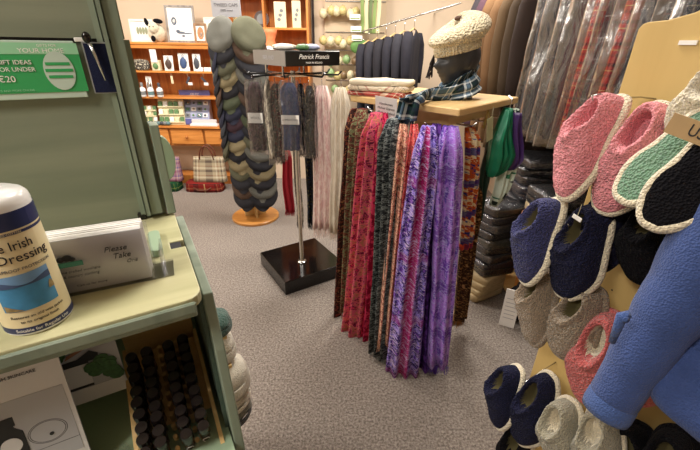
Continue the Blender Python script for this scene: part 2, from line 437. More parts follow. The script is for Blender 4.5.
Mt['greige'] = mat('greige_fleece', (150, 144, 122), .95, bump=(230, 1.0), sheen=.4, kind='vor', dist=.004, var=(120, .15))
Mt['jade'] = mat('jade_fleece', (104, 146, 118), .95, bump=(230, 1.0), sheen=.3, kind='vor', dist=.006, var=(210, .15))
Mt['blackf'] = mat('black_fleece', (14, 13, 18), .95, spec=.1, bump=(230, 1.0), sheen=.02, kind='vor', dist=.004)
Mt['insole'] = mat('olive_insole', (92, 84, 52), .9)  # one even olive base colour for the insoles
Mt['kraft'] = mat('kraft_card', (176, 146, 104), .7, var=(40, .05))
Mt['string'] = mat('string', (170, 160, 130), .8)

# ------------------------------------------------------------------ the room
XL, XR, Y0, Y1, ZC = -3.3, 1.62, -2.2, 4.42, 2.65
def slab(name, c, d, m): return struct(name, MB().box(c, d), m)
slab('floor', ((XL + XR) / 2, (Y0 + Y1) / 2, -.05), (XR - XL + .2, Y1 - Y0 + .2, .1), Mt['carpet'])
slab('ceiling', ((XL + XR) / 2, (Y0 + Y1) / 2, ZC + .05), (XR - XL + .2, Y1 - Y0 + .2, .1), Mt['ceil'])
slab('wall_back', ((XL + XR) / 2, Y1 + .05, ZC / 2), (XR - XL + .2, .1, ZC), Mt['wall'])
slab('wall_front', ((XL + XR) / 2, Y0 - .05, ZC / 2), (XR - XL + .2, .1, ZC), Mt['wall'])
slab('wall_left', (XL - .05, (Y0 + Y1) / 2, ZC / 2), (.1, Y1 - Y0, ZC), Mt['wall'])
slab('wall_right', (XR + .05, (Y0 + Y1) / 2, ZC / 2), (.1, Y1 - Y0, ZC), Mt['wall'])
lampm = mat_emit('lamp_diffuser', (255, 246, 232), 4)
for i, (x, y) in enumerate([(-2.2, 3.0), (-.6, 3.1), (.75, 3.0), (-1.9, 1.0), (.1, 1.3), (-1.1, -.5)]):
    t = thing('ceiling_light', 'square white ceiling light panel', 'ceiling light', (x, y, ZC - .001), group='ceiling light panels')
    MB().box((0, 0, -.02), (.62, .62, .04), bev=.004).build('frame', Mt['white'], t)
    MB().box((0, 0, -.042), (.56, .56, .006)).build('diffuser', lampm, t)
    l = bpy.data.lights.new('lamp', 'AREA'); l.shape = 'SQUARE'; l.size = .55; l.energy = [35, 35, 38, 26, 17, 30][i]; l.color = (1, .94, .86)
    lo = bpy.data.objects.new('lamp', l); COL.objects.link(lo); lo.location = (x, y, ZC - .06)

# ------------------------------------------------------------------ sage display unit on the left
UA = math.radians(30); UC = Vector((-.193, .398, 0)); ua = Vector((math.cos(UA), math.sin(UA), 0)); ub = Vector((-math.sin(UA), math.cos(UA), 0))
def UW(s, d, z): return UC + ua * s + ub * d + Vector((0, 0, z))
un = thing('display_unit', 'sage green stained wooden display unit with a worn pale shelf', 'shelf unit', UC, UA)
MB().box((-.45, .32, .59), (.9, .016, 1.18)).box((-.456, .32, 1.350), (.888, .016, .308)).build('back_panel', Mt['sage'], un)
MB().box((-.459, .317, 1.755), (.882, .022, .50)).build('upper_back_panel', Mt['sage'], un)
MB().box((-.46, .3135, 1.503), (.86, .005, .008)).build('shadow_gap_strip', Mt['ink'], un)
st_ = MB().box((-.052, .305, 1.62), (.008, .016, .82)).box((-.043, .300, 1.62), (.006, .026, .82)).box((-.029, .303, 1.62), (.018, .020, .82))
st_.build('corner_stile', Mt['sageedge'], un)
# the shelf with its round front corner
poly = [(-.9, 0), (-.022, 0)] + [(-.022 + .022 * math.sin(a), .022 - .022 * math.cos(a)) for a in (.4, .8, 1.2, PI / 2)] + [(0, .155), (-.022, .155), (-.022, .180), (0, .180), (0, .31), (-.9, .31)]
MB().prism(poly, 1.184, 1.2).build('shelf', Mt['shelftop'], un, bevel=.0015)
MB().box((-.46, -.002, 1.188), (.9, .006, .016), bev=.002).box((-.46, .004, 1.177), (.9, .010, .012), bev=.002).build('shelf_edging', Mt['sageedge'], un)
lt = MB().prism([(-.042 + .009 * math.cos(a) + (0 if 1 else 0), (.145 if math.sin(a) < 0 else .205) + .009 * math.sin(a)) for a in [2 * PI * i / 16 for i in range(16)]], 1.2, 1.212)
lt.build('rounded_catch', Mt['sagelight'], un, bevel=.001)
MB().box((-.014, .168, 1.192), (.016, .024, .012)).build('catch_slot', Mt['ink'], un)
MB().box((-.055, .302, 1.207), (.014, .010, .014), bev=.002).build('clip', Mt['black'], un)
# side panel: below the shelf it runs forward, above it slopes up to the back
MB().box((-.004, .312, 1.288), (.015, .036, .168)).build('wing_board', Mt['sageedge'], un, bevel=.002)
sp = [(.33, 0), (.33, 1.182), (.03, 1.182), (.0, 1.10), (-.06, .8), (-.12, 0)]
MB().prism(sp, .002, .016, lambda x, y, h: (h, x, y)).build('side_panel', Mt['sageedge'], un, bevel=.002)
MB().prism([(d_, z_) for d_, z_ in [(.30, 0), (.30, 1.176), (.05, 1.176), (.03, 1.10), (-.03, .8), (-.09, 0)]], -.004, .0015, lambda x, y, h: (h, x, y)).build('side_lining', Mt['sagedark'], un)
ear = [(.0, 1.270), (.0, 1.352)] + [(.003 + .020 * math.sin(a), 1.311 + .041 * math.cos(a)) for a in [PI * i / 10 for i in range(0, 11)]]
MB().prism(ear, .295, .311, lambda x, y, h: (x - .003, h, y)).build('rounded_bracket', Mt['sagelight'], un, bevel=.001)
MB().box((-.45, .11, .935), (.9, .40, .014)).build('lower_shelf', Mt['sagelight'], un)
MB().box((-.9, .15, .9), (.016, .34, 1.8)).build('end_panel', Mt['sageedge'], un)

# green offer sign hooked over the panel
sg = thing('offer_sign', 'green printed price sign in a clear holder on the sage panel', 'sign', UW(-.181, .304, 1.424), UA)
MB().box((-.003, 0, .037), (.194, .003, .080), bev=.001).build('holder', Mt['pgrey'], sg)
MB().box((0, -.002, .040), (.194, .001, .068)).build('green_card', Mt['greensign'], sg)
MB().box((0, -.0028, .0665), (.194, .0005, .015)).build('pale_header_band', Mt['paleg'], sg)
TS = lambda x, z, y=-.0034: face_T((x, y, z), (1, 0, 0), (0, 0, 1))
text('GIFT IDEAS', .0082, Mt['white'], sg, TS(.016, .048), ext=.0006)
text('FOR UNDER', .0082, Mt['white'], sg, TS(.016, .0385), ext=.0002)
text('\u20ac20', .0120, Mt['white'], sg, TS(.002, .0255), ext=.0002)
text('GIFTS AND MORE ONLINE', .0040, Mt['paleg'], sg, TS(.006, .010), ext=.0001)
text('GIFTS FOR', .0050, Mt['white'], sg, TS(.060, .0705), ext=.0001)
text('YOUR HOME', .0085, Mt['white'], sg, TS(.052, .0635), ext=.0001, sx=1.1)
disc = lambda cx, cz, rx, rz, y, n=28: MB().prism([(cx + rx * math.cos(2 * PI * i / n), cz + rz * math.sin(2 * PI * i / n)) for i in range(n)], y, y - .0006, lambda a, b, h: (a, h, b))
disc(.067, .036, .019, .027, -.0030).build('round_emblem', Mt['pgrey'], sg)
for k, zz in enumerate((.046, .037, .028)):
    MB().box((.067, -.0040, zz), (.034 - .004 * abs(k - 1), .0004, .0042)).build('emblem_stripe', Mt['greensign'], sg)
disc(-.052, .0655, .026, .0070, -.0033).build('oval_emblem', Mt['white'], sg)
# white price clip and pen on the rail
ob = MB().box((0, 0, 0), (.014, .004, .006), bev=.001).build('rail_clip', Mt['white']); ob.location = UW(-.078, .300, 1.503); ob.rotation_euler = (0, 0, UA)
tag(ob, 'small white plastic clip on the dark gap beside the green sign', 'clip')
pk = thing('hanging_pouch', 'small dark navy patterned pouch hanging beside the green sign', 'pouch', UW(-.060, .298, 1.428), UA)
pm = mat_weave('navy_marbled_print', [(18, 22, 44), (34, 42, 84), (12, 12, 24), (92, 100, 130)], 90, 90, const=False)
MB().grid(lambda u, v: Vector(((u - .5) * .030, -.004 - .002 * math.sin(u * PI), v * .070)), 6, 6).build('pouch_front', pm, pk)
MB().box((0, 0, .035), (.034, .004, .074), bev=.001).build('pouch_back', Mt['silver'], pk)
rp = thing('hanging_pin', 'silver pin with a black knob hanging in front of the navy pouch', 'pin', UW(-.062, .288, 1.446), UA)
MB().tube([(.004, 0, 0), (0, -.001, .03), (-.004, -.001, .052)], [.0012, .0022, .003], 8).build('shaft', Mt['chrome'], rp, smooth='all')
MB().blob((-.006, -.001, .060), (.006, .005, .008)).build('knob', Mt['blackgloss'], rp, smooth='all')

# bottle of dressing on the shelf
bc = UW(-.178, .048, 1.2); BR = .033
bt = thing('dressing_bottle', 'white plastic bottle of wax cotton dressing with a cream and navy label', 'bottle', bc)
MB().lathe([(BR - .002, 0), (BR, .002), (BR, .150), (BR - .001, .156), (BR - .004, .160), (BR - .010, .163), (.014, .165), (.010, .172), (.0, .173)], 48).build('bottle_body', Mt['whitegl'], bt, smooth=True)
MB().lathe([(.0125, .165), (.0125, .188), (.0105, .192), (.0, .193)], 24).build('cap', Mt['whitegl'], bt, smooth=True)
def band(z0, z1, r, a0=0, a1=2 * PI, n=48):
    mb = MB(); mb.grid(lambda u, v: Vector((r * math.cos(lerp(a0, a1, u)), r * math.sin(lerp(a0, a1, u)), lerp(z0, z1, v))), n, 1); return mb
cl = mat('cream_label', (232, 218, 176), .45); nv = mat('navy_label', (34, 46, 92), .4)
sea = mat('sea_photo', (70, 146, 196), .4, var=(60, .15)); skym = mat('sky_photo', (120, 164, 210), .4, var=(40, .1)); hill = mat('hill_photo', (66, 88, 128), .5, var=(90, .3)); rockm = mat('rock_photo', (150, 132, 90), .6, var=(160, .4))
band(.008, .145, BR + .0003).build('cream_label', cl, bt, smooth='all')
band(.004, .012, BR + .0006).build('lower_navy_band', nv, bt, smooth='all')
band(.127, .146, BR + .0006).build('upper_navy_band', nv, bt, smooth='all')
band(.1220, .1250, BR + .0006).build('thin_navy_line', nv, bt, smooth='all')
AF = math.atan2(CAM.y - bc.y, CAM.x - bc.x) ; AP = AF + .02
band(.034, .078, BR + .0007, AP - .86, AP + .70, 24).build('sea_picture', sea, bt, smooth='all')
band(.066, .078, BR + .0009, AP - .86, AP + .70, 24).build('sky_picture', skym, bt, smooth='all')
hb = MB(); hb.grid(lambda u, v: Vector(((BR + .0011) * math.cos(AP - .86 + 1.56 * u), (BR + .0011) * math.sin(AP - .86 + 1.56 * u), .064 + v * (.0045 + .003 * math.sin(u * 7 + 1)))), 24, 1); hb.build('hills_picture', hill, bt, smooth='all')
rb = MB(); rb.grid(lambda u, v: Vector(((BR + .0012) * math.cos(AP + .52 + .18 * u), (BR + .0012) * math.sin(AP + .52 + .18 * u), .050 + v * .010 * math.sin(.3 + u * 2.4))), 8, 1); rb.build('rock_picture', rockm, bt, smooth='all')
rb = MB(); rb.grid(lambda u, v: Vector(((BR + .0012) * math.cos(AP - .80 + .5 * u), (BR + .0012) * math.sin(AP - .80 + .5 * u), .035 + v * .008 * (1 - u))), 8, 1); rb.build('shore_picture', rockm, bt, smooth='all')
I = Matrix.Identity(4)
text('IRISH CLEAN', .0105, Mt['white'], bt, I, wrap=(BR + .0008, AP - .98, .1365), ext=.0002)
text('CARE FOR WAXED COTTON', .0030, cl, bt, I, wrap=(BR + .0008, AP - .2, .1235), ext=.0001)
text('Genuine Irish', .0145, Mt['ink'], bt, I, wrap=(BR + .0006, AP - .42, .110), ext=.0002, sx=.85)
text('Wax Dressing', .0145, Mt['ink'], bt, I, wrap=(BR + .0006, AP - .22, .0965), ext=.0002, sx=.95)
text('WEATHERPROOF PROTECTION', .0048, Mt['greyink'], bt, I, wrap=(BR + .0006, AP - .1, .0835), ext=.0001)
text('Restores an old wax jacket', .0048, Mt['ink'], bt, I, wrap=(BR + .0006, AP, .026), ext=.0001)
text('to its original finish', .0048, Mt['ink'], bt, I, wrap=(BR + .0006, AP, .0195), ext=.0001)
text('Suitable for Regular Use', .0055, Mt['white'], bt, I, wrap=(BR + .0009, AP, .0080), ext=.0001)

# box of leaflets on the shelf
lb = thing('leaflet_holder', 'clear holder packed with white take-away cards on the pale shelf', 'leaflet holder', UW(-.121, .082, 1.2), UA - math.radians(5))
W_ = .142
mb = MB().box((0, -.003, .040), (W_, .0025, .080)).box((0, .040, .036), (W_, .0025, .072)).box((W_ / 2 + .012, .020, .020), (.0022, .044, .040)).box((.012, .019, .0015), (W_ + .024, .046, .003))
mb.build('clear_holder', Mt['clear'], lb)
for k in range(14):
    y = .001 + k * .0026
    MB().box((rnd.uniform(-.001, .001), y, .041 + rnd.uniform(-.0006, .0006)), (W_ - .008, .0016, .076 + (0 if k else .0))).build('card', Mt['white'] if k else Mt['paper'], lb)
TL = lambda x, z: face_T((x, -.0048, z), (1, 0, 0), (0, 0, 1))
text('Please', .0105, Mt['ink'], lb, TL(.034, .058), shear=.3); text('Take', .0105, Mt['ink'], lb, TL(.039, .047), shear=.3); text('One', .0075, Mt['greyink'], lb, TL(.049, .037), shear=.3)
gm = mat('teal_logo', (60, 128, 112), .5)
lg = MB().box((-.022, -.0048, .0465), (.036, .0004, .0070))
lg.build('logo_bar', gm, lb)
for x, z, r in ((-.026, .0545, .0045), (-.019, .0555, .0055), (-.014, .053, .0035)):
    disc(x, z, r, r * .8, -.0046, 10).build('logo_figure', Mt['ink'], lb)
text('Fine crafted woollens', .0052, Mt['greyink'], lb, TL(-.010, .036), shear=.2); text('& country clothing', .0052, Mt['greyink'], lb, TL(-.010, .029), shear=.2); text('Visit us for more', .005, Mt['greyink'], lb, TL(-.002, .014), shear=.2)

# posters below the shelf
def leaning(s0, d0, z0, z1, w, lean, name, label):
    """card standing at lower edge (s0,d0,z0), leaning back by lean metres at the top"""
    R = RZ(UA) @ RX(-math.atan2(lean, z1 - z0))
    return thing(name, label, 'poster', UW(s0, d0, z0), R=R), math.hypot(lean, z1 - z0)
p1, h1 = leaning(-.286, .022, .945, 1.168, .21, .045, 'product_poster', 'grey poster showing a dark bottle beside a round tin drawing')
MB().box((0, 0, h1 / 2), (.21, .003, h1)).build('poster_card', Mt['paper'], p1)
TQ = lambda x, z, y=-.0022: face_T((x, y, z), (1, 0, 0), (0, 0, 1))
MB().box((0, -.0018, .096), (.20, .0006, .105)).build('picture_panel', Mt['grey'], p1)
text('THE COLLECTION', .0088, Mt['ink'], p1, TQ(.042, h1 - .036)); text('PURE IRISH SKINCARE', .006, Mt['greyink'], p1, TQ(.050, h1 - .048))
bb = MB().prism([(-.014, 0), (.014, 0), (.015, .003), (.015, .034), (.008, .042), (.008, .045), (.010, .045), (.010, .058), (-.010, .058), (-.010, .045), (-.008, .045), (-.008, .042), (-.015, .034), (-.015, .003)], -.0022, -.003, lambda a, b, h: (a + .032, h, b + .068))
bb.build('printed_bottle', Mt['ink'], p1); disc(.032, .086, .011, .011, -.0031).build('printed_bottle_label', Mt['paper'], p1)
def ring(cx, cz, r, y): return MB().tube([(cx + r * math.cos(2 * PI * i / 32), y, cz + r * .8 * math.sin(2 * PI * i / 32)) for i in range(33)], .0004, 4)
ring(.070, .088, .021, -.0022).build('printed_tin_outline', Mt['greyink'], p1); ring(.070, .088, .019, -.0022).build('printed_tin_outline', Mt['greyink'], p1)
disc(.073, .083, .0025, .0025, -.0025, 10).build('printed_bee', Mt['ink'], p1)
MB().box((.04, -.0022, .065), (.12, .0004, .0006)).build('printed_shelf_line', Mt['greyink'], p1)
disc(-.012, .084, .02, .016, -.0024).build('printed_round_jar', Mt['greyink'], p1)
disc(.055, .028, .026, .018, -.0024).build('printed_dark_lid', Mt['ink'], p1)
p2, h2 = leaning(-.196, .118, .985, 1.170, .13, .02, 'plant_poster', 'grey poster showing green leaves and a pine cone over a white tin')
MB().box((.005, 0, h2 / 2), (.125, .003, h2)).build('poster_card', Mt['grey'], p2)
MB().box((.005, -.0018, .012), (.125, .0006, .026)).build('printed_table', Mt['paper'], p2)
MB().box((-.010, -.0022, .050), (.070, .0006, .040)).build('printed_tin', Mt['paper'], p2)
MB().box((-.010, -.0028, .074), (.074, .0006, .010)).build('printed_tin_lid', Mt['ink'], p2); MB().box((-.010, -.0028, .029), (.07, .0006, .004)).build('printed_shadow_line', Mt['ink'], p2)
lf = mat('leaf_print', (58, 96, 52), .6, var=(200, .4)); br = mat('bark_print', (160, 110, 84), .6)
for k in range(7): disc(-.010 + rnd.uniform(-.014, .014), .096 + rnd.uniform(-.008, .008), .009, .008, -.003 - k * .0002, 9).build('printed_leaf', lf, p2)
MB().prism([(0, 0), (.045, .018), (.048, .024), (.004, .007)], -.0045, -.005, lambda a, b, h: (a, h, b + .084)).build('printed_twig', br, p2)
for k in range(10): disc(.042 + rnd.uniform(-.014, .016), .050 + rnd.uniform(-.020, .024), .011, .010, -.003 - k * .0002, 9).build('printed_pine_sprig', lf, p2)
MB().prism([(0, 0), (.02, .012), (.03, .004), (.028, -.006), (.008, -.006)], -.0030, -.0034, lambda a, b, h: (a + .012, h, b + .078)).build('printed_dark_cloth', Mt['ink'], p2)

# small clear bag in front of the posters
o = MB().grid(lambda u, v: Vector(((u - .5) * .05, (v - .5) * .07, .006 + .008 * math.sin(u * 9) * math.sin(v * 7) * math.sin(u * PI) * math.sin(v * PI) + .006 * math.sin(u * PI))), 14, 14).build('plastic_bag', Mt['film'], smooth='all')
o.location = UW(-.155, .0, .945); o.rotation_euler = (0, 0, UA + .3); tag(o, 'small crumpled clear plastic bag left of the wooden bottle tray', 'bag')

# tray of small black-capped bottles
TL_ = math.atan2(.055, .14)
tr = thing('bottle_tray', 'sloping pine tray with a tall back board holding black-capped bottles', 'tray', UW(-.070, -.004, .913), UA)
Rt = RX(TL_)
def TP(x, y, z): p = Rt @ Vector((x, y, z)); return p
MB().box(TP(0, .095, .004), (.112, .21, .008), R=Rt).build('tray_base', Mt['raw'], tr)
for sx in (-.058, .056): MB().box(TP(sx, .095, .018), (.006, .21, .036), R=Rt).build('side_rail', Mt['raw'], tr)
for sx in (-.0325, -.0055, .0225):
    mb = MB()
    for k in range(11): mb.tube([TP(sx, .012 + k * .0175, .008), TP(sx, .012 + k * .0175, .034)], .0035, 8)
    mb.build('peg_row', Mt['raw'], tr, smooth=True)
MB().box(TP(0, -.008, .010), (.118, .008, .020), R=Rt).build('front_rail', Mt['raw'], tr)
MB().box((-.002, .205, .160), (.116, .008, .215)).build('back_board', Mt['raw'], tr)
proto = None
cols = [-.043, -.0215, .0105, .0345]
for ci, sx in enumerate(cols):
    for k in range(9):
        y = .010 + k * .0186 + (.004 if ci in (1, 3) else 0)
        P_ = UW(-.070, -.004, .913) + RZ(UA) @ TP(sx + rnd.uniform(-.0008, .0008), y, .0085)
        tilt = RZ(UA) @ RX(TL_ + rnd.uniform(-.03, .03))
        if proto is None:
            proto = thing('oil_bottle', '', 'bottle', P_, R=tilt, group='small black-capped bottles in the pine tray')
            MB().lathe([(.0072, 0), (.0076, .001), (.0076, .040), (.006, .044), (.0055, .046)], 14).build('glass_body', Mt['amber'], proto, smooth=True)
            MB().lathe([(.0086, .0445), (.0089, .0455), (.0087, .070), (.0078, .072), (.0, .0722)], 16).build('cap', Mt['blackcap'], proto, smooth=True)
            b_ = proto
        else:
            b_ = copy_tree(proto); b_.matrix_world = Matrix.Translation(P_) @ tilt.to_4x4()
        b_['label'] = 'black-capped bottle, %s from the front in the %s column of the pine tray' % (['first', 'second', 'third', 'fourth', 'fifth', 'sixth', 'seventh', 'eighth', 'ninth'][k], ['leftmost', 'second', 'third', 'rightmost'][ci])
        if k == 0:
            b_['label'] = 'front bottle of the %s column in the pine tray, white swirl on its label' % ['leftmost', 'second', 'third', 'rightmost'][ci]

            sw = MB().tube([((.0086) * math.cos(-PI / 2 + .55 * math.cos(a)), (.0086) * math.sin(-PI / 2 + .55 * math.cos(a)), .028 + .008 * math.sin(a)) for a in [i * .28 for i in range(16)]], .0007, 5)
            sw.build('white_swirl', Mt['white'], b_)

# ------------------------------------------------------------------ rack of knitted hats behind the left unit
HR = Vector((-.452, .885, 0))
rk = thing('hat_rack', 'narrow pine rack behind the sage unit carrying knitted hats', 'rack', HR, UA)
mb = MB()
for sx, sy in ((-.10, -.06), (-.03, .11), (-.10, .12), (.04, .115)):
    MB().box((sx, sy, .36), (.022, .022, .72)).build('post', Mt['raw'], rk, bevel=.002)
for z in (.30, .44, .58, .70): MB().box((-.022, .03, z), (.165, .19, .012)).build('shelf', Mt['raw'], rk, bevel=.002)
knit = lambda n, c: mat(n, c, .95, bump=(260, .9), kind='vor', dist=.004, sheen=.3, var=(40, .12))
kw, kg, kd = knit('cream_knit', (222, 214, 196), ), knit('bottle_green_knit', (34, 74, 62)), knit('charcoal_knit', (40, 38, 44))
kgy = knit('grey_knit', (128, 126, 112))
def hat(loc, m, w, h, label, rz=0, name='knitted_hat', cuff=None, cat='hat'):
    t = thing(name, label, cat, loc, UA + rz)
    mb = MB(); mb.blob((0, 0, h * .5), (w, w * .85, h * .5), 24, wob=.10, seed=w * 90, sq=.8); mb.build('crown', m, t, smooth='all')
    mb = MB(); mb.grid(lambda u, v: Vector((w * (1.03 + .03 * math.cos(2 * PI * v) + .012 * math.sin(60 * PI * u)) * math.cos(2 * PI * u), w * .88 * (1.03 + .03 * math.cos(2 * PI * v)) * math.sin(2 * PI * u), h * .24 + h * .2 * math.sin(2 * PI * v))), 60, 8, cu=True, cv=True)
    mb.build('turned_cuff', cuff or m, t, smooth='all')
def HP(x, y, z): return HR + ua * x + ub * y + Vector((0, 0, z))
hat(HP(.022, -.02, .707), kg, .062, .060, 'dark green knitted hat topmost on the pine rack beside the sage unit')
hat(HP(.024, -.01, .587), kw, .062, .10, 'cream knitted hat directly under the dark green hat on the rack')
hat(HP(.034, -.02, .447), kw, .082, .12, 'thick cream ribbed hat in the middle of the pine rack', .3)
hat(HP(.032, -.01, .307), kgy, .078, .07, 'grey knitted hat lowest on the pine rack', .5, cuff=kd)
hat(HP(.032, -.015, .379), kw, .078, .055, 'flat cream knitted hat stacked on the grey hat', .2)

# ------------------------------------------------------------------ pine dresser against the back wall
YF = 4.12
dr = thing('dresser', 'orange pine dresser with open shelves of small goods against the back wall', 'dresser', (-1.85, 4.26, 0))
X0, X1 = -.56, .60     # local extents
for x in (X0 + .01, X1 - .01): MB().box((x, 0, .78), (.022, .27, 1.44)).build('side', Mt['pinev'], dr, bevel=.002)
mb = MB(); n = 13
for k in range(n): mb.box((lerp(X0 + .05, X1 - .05, k / (n - 1)), .130, .99), ((X1 - X0) / n - .004, .012, 1.0))
mb.build('boarded_back', Mt['pinev'], dr)
MB().box((.02, 0, 1.497), (1.22, .30, .022)).build('top', Mt['pine'], dr, bevel=.004)
MB().box((.02, -.135, 1.468), (1.17, .014, .036)).build('cornice', Mt['pine'], dr, bevel=.003)
for z in (1.232, .975): MB().box((.02, -.005, z), (1.14, .255, .018)).build('shelf', Mt['pine'], dr, bevel=.002)
MB().box((.02, -.01, .672), (1.16, .29, .022)).build('counter', Mt['pine'], dr, bevel=.003)
MB().box((.02, .01, .56), (1.13, .24, .20)).build('drawer_case', Mt['pinev'], dr)
for k, x in enumerate((-.36, .02, .40)):
    d_ = MB().box((x, -.125, .565), (.355, .022, .165), bev=.006).build('drawer', Mt['pine'], dr); MB().blob((x, -.150, .565), (.016, .014, .016), 10).build('knob', Mt['pinev'], d_, smooth='all')
MB().box((.02, .02, .05), (1.1, .20, .10)).build('plinth', Mt['pinev'], dr)
def on(x, ypx, z, Y=None):  # spot on a shelf of the dresser seen at pixel column x
    p = PY(x, ypx, Y or YF + .06); return Vector((p.x, p.y, z))
ZT, ZA, ZB, ZC_ = 1.509, 1.242, .985, .684
def picture(x, ypx, w, h, fm, art, label, tilt=.10, rz=0, prnt=None):
    t = thing('framed_picture', label, 'picture', on(x, ypx, ZT, 4.20), R=RZ(rz) @ RX(-tilt))
    b = .018 if w > .12 else .012
    mb = MB().box((0, 0, b / 2), (w, .014, b)).box((0, 0, h - b / 2), (w, .014, b)).box((-w / 2 + b / 2, 0, h / 2), (b, .014, h - 2 * b)).box((w / 2 - b / 2, 0, h / 2), (b, .014, h - 2 * b))
    mb.build('frame', fm, t); MB().box((0, .003, h / 2), (w - 2 * b + .002, .004, h - 2 * b + .002)).build('mount', Mt['white'], t)
    for m_, c, r in art: disc(c[0] * w, c[1] * h, r[0] * w, r[1] * h, -.0005, 12).build('printed_shape', m_, t)
gr_art = mat('sage_art', (150, 158, 132), .7); sl_art = mat('slate_art', (90, 100, 116), .7); or_art = mat('rust_art', (178, 132, 96), .7)
fr_w = mat('white_frame', (226, 224, 216), .5); fr_g = mat_wood('weathered_grey_frame', (112, 104, 100), (150, 142, 134), 2, 8); fr_b = mat_wood('brown_frame', (120, 88, 60), (160, 124, 90), 2, 8)
picture(143, 38, .235, .205, fr_w, [(gr_art, (-.18 + .12 * k, .5), (.06, .17)) for k in range(4)], 'white framed picture of pale green figures, leftmost on the dresser')
picture(182, 38, .285, .335, fr_g, [(sl_art, (-.22, .58), (.09, .11)), (Mt['white'], (-.22, .58), (.05, .06)), (sl_art, (-.02, .27), (.14, .035)), (sl_art, (.20, .25), (.18, .018)), (sl_art, (-.12, .31), (.07, .04)), (sl_art, (.06, .18), (.06, .03))], 'large grey framed picture of a dark twig on white, on the dresser', .14, .05)
picture(201, 39, .130, .175, fr_b, [(or_art, (0, .5), (.26, .33)), (Mt['white'], (.05, .42), (.1, .12))], 'small brown framed picture right of the large grey frame', .1, -.1)
picture(211, 37, .12, .23, fr_w, [(gr_art, (0, .5), (.25, .3))], 'small pale framed picture half hidden behind the caps', .08, -.1)
sh = thing('sheep_toy', 'cream soft toy sheep with black ears on top of the dresser', 'soft toy', on(158, 39, ZT, 4.18))
MB().blob((0, 0, .085), (.085, .065, .085), 20, wob=.12, seed=2).build('body', Mt['cream'], sh, smooth='all')
MB().blob((0, -.05, .125), (.052, .045, .055), 16).build('head', Mt['cream'], sh, smooth='all')
MB().blob((-.060, -.05, .175), (.020, .014, .038), 12, R=RY(-.3)).build('ear', Mt['blackf'], sh, smooth='all')
MB().blob((.055, -.05, .185), (.048, .016, .022), 12, R=RY(.15)).build('ear', Mt['blackf'], sh, smooth='all')
MB().blob((-.005, -.085, .030), (.022, .02, .028), 12).build('foot', Mt['blackf'], sh, smooth='all')
MB().blob((-.015, -.092, .135), (.006, .004, .006), 8).blob((.018, -.092, .135), (.006, .004, .006), 8).build('eyes', Mt['blackf'], sh, smooth='all')

colr = lambda n, c, r=.5: mat(n, c, r)
C_ = dict(blue=colr('packet_blue', (54, 78, 120)), brown=colr('packet_brown', (74, 56, 50)), grey=colr('packet_grey', (120, 124, 126)), cream=colr('packet_cream', (226, 216, 178)), teal=colr('packet_teal', (96, 126, 130)), violet=colr('display_violet', (92, 98, 164)), lilac=colr('display_lilac', (170, 176, 206)), slate=colr('packet_slate', (62, 66, 76)), green=colr('packet_green', (92, 130, 84)))
def carded(x, yp, z, m, w, h, label, group=None, name='carded_gift', cat='gift packet'):
    """a small article fixed on an upright white card with a header"""
    t = thing(name, label, cat, on(x, yp, z, 4.15), R=RX(-.12), group=group)
    MB().box((0, 0, h / 2), (w, .003, h), bev=.001).build('backing_card', Mt['white'], t)
    MB().blob((0, -.012, h * .44), (w * .34, .010, h * .32), 12, wob=.15, seed=x).build('article', m, t, smooth='all')
    MB().tube([(0, -.010, h * .72), (w * .1, -.010, h * .86), (0, -.008, h * .93), (-w * .1, -.010, h * .86), (0, -.010, h * .73)], .002, 6).build('cord_loop', m, t)
# first shelf under the top
t = thing('patterned_pouch', 'cream pouch with dark dotted pattern at the left of the upper shelf', 'pouch', on(142, 67, ZA, 4.15))
MB().blob((0, 0, .052), (.085, .03, .055), 18, sq=.7).build('pouch_body', mat_weave('dotted_cream', [(224, 214, 190), (224, 214, 190), (60, 56, 54), (120, 110, 100)], 30, 12), t, smooth='all')
MB().tube([(-.07, -.01, .10), (0, -.012, .108), (.07, -.01, .10)], .004, 6).build('zip', Mt['chrome'], t)
t = thing('boxed_gift', 'tall white swing tag on a small cream box on the upper shelf', 'box', on(157, 67, ZA, 4.15))
MB().box((0, 0, .05), (.085, .05, .10), bev=.004).build('carton', C_['cream'], t); MB().box((0, -.03, .14), (.065, .003, .12)).build('swing_tag', Mt['white'], t); MB().blob((0, -.03, .045), (.028, .008, .028)).build('emblem', C_['green'], t, smooth='all')
carded(169, 67, ZA, C_['brown'], .095, .145, 'brown carded keyring beside the white swing tag on the upper shelf')
carded(184, 67, ZA, C_['blue'], .105, .17, 'blue carded purse in the middle of the upper shelf')
carded(197, 67, ZA, C_['slate'], .08, .165, 'dark carded article at the right of the upper shelf')
for x, l in ((186, 'white price card leaning under the blue purse'), (199, 'white price card leaning under the dark carded article'), (207, 'white price card at the right end of the upper shelf')):
    o = MB().box((0, 0, .02), (.075, .003, .04), bev=.001).build('price_card', Mt['white']); o.location = on(x, 68, ZA, 4.14); o.rotation_euler = (-.2, 0, 0); tag(o, l, 'card')
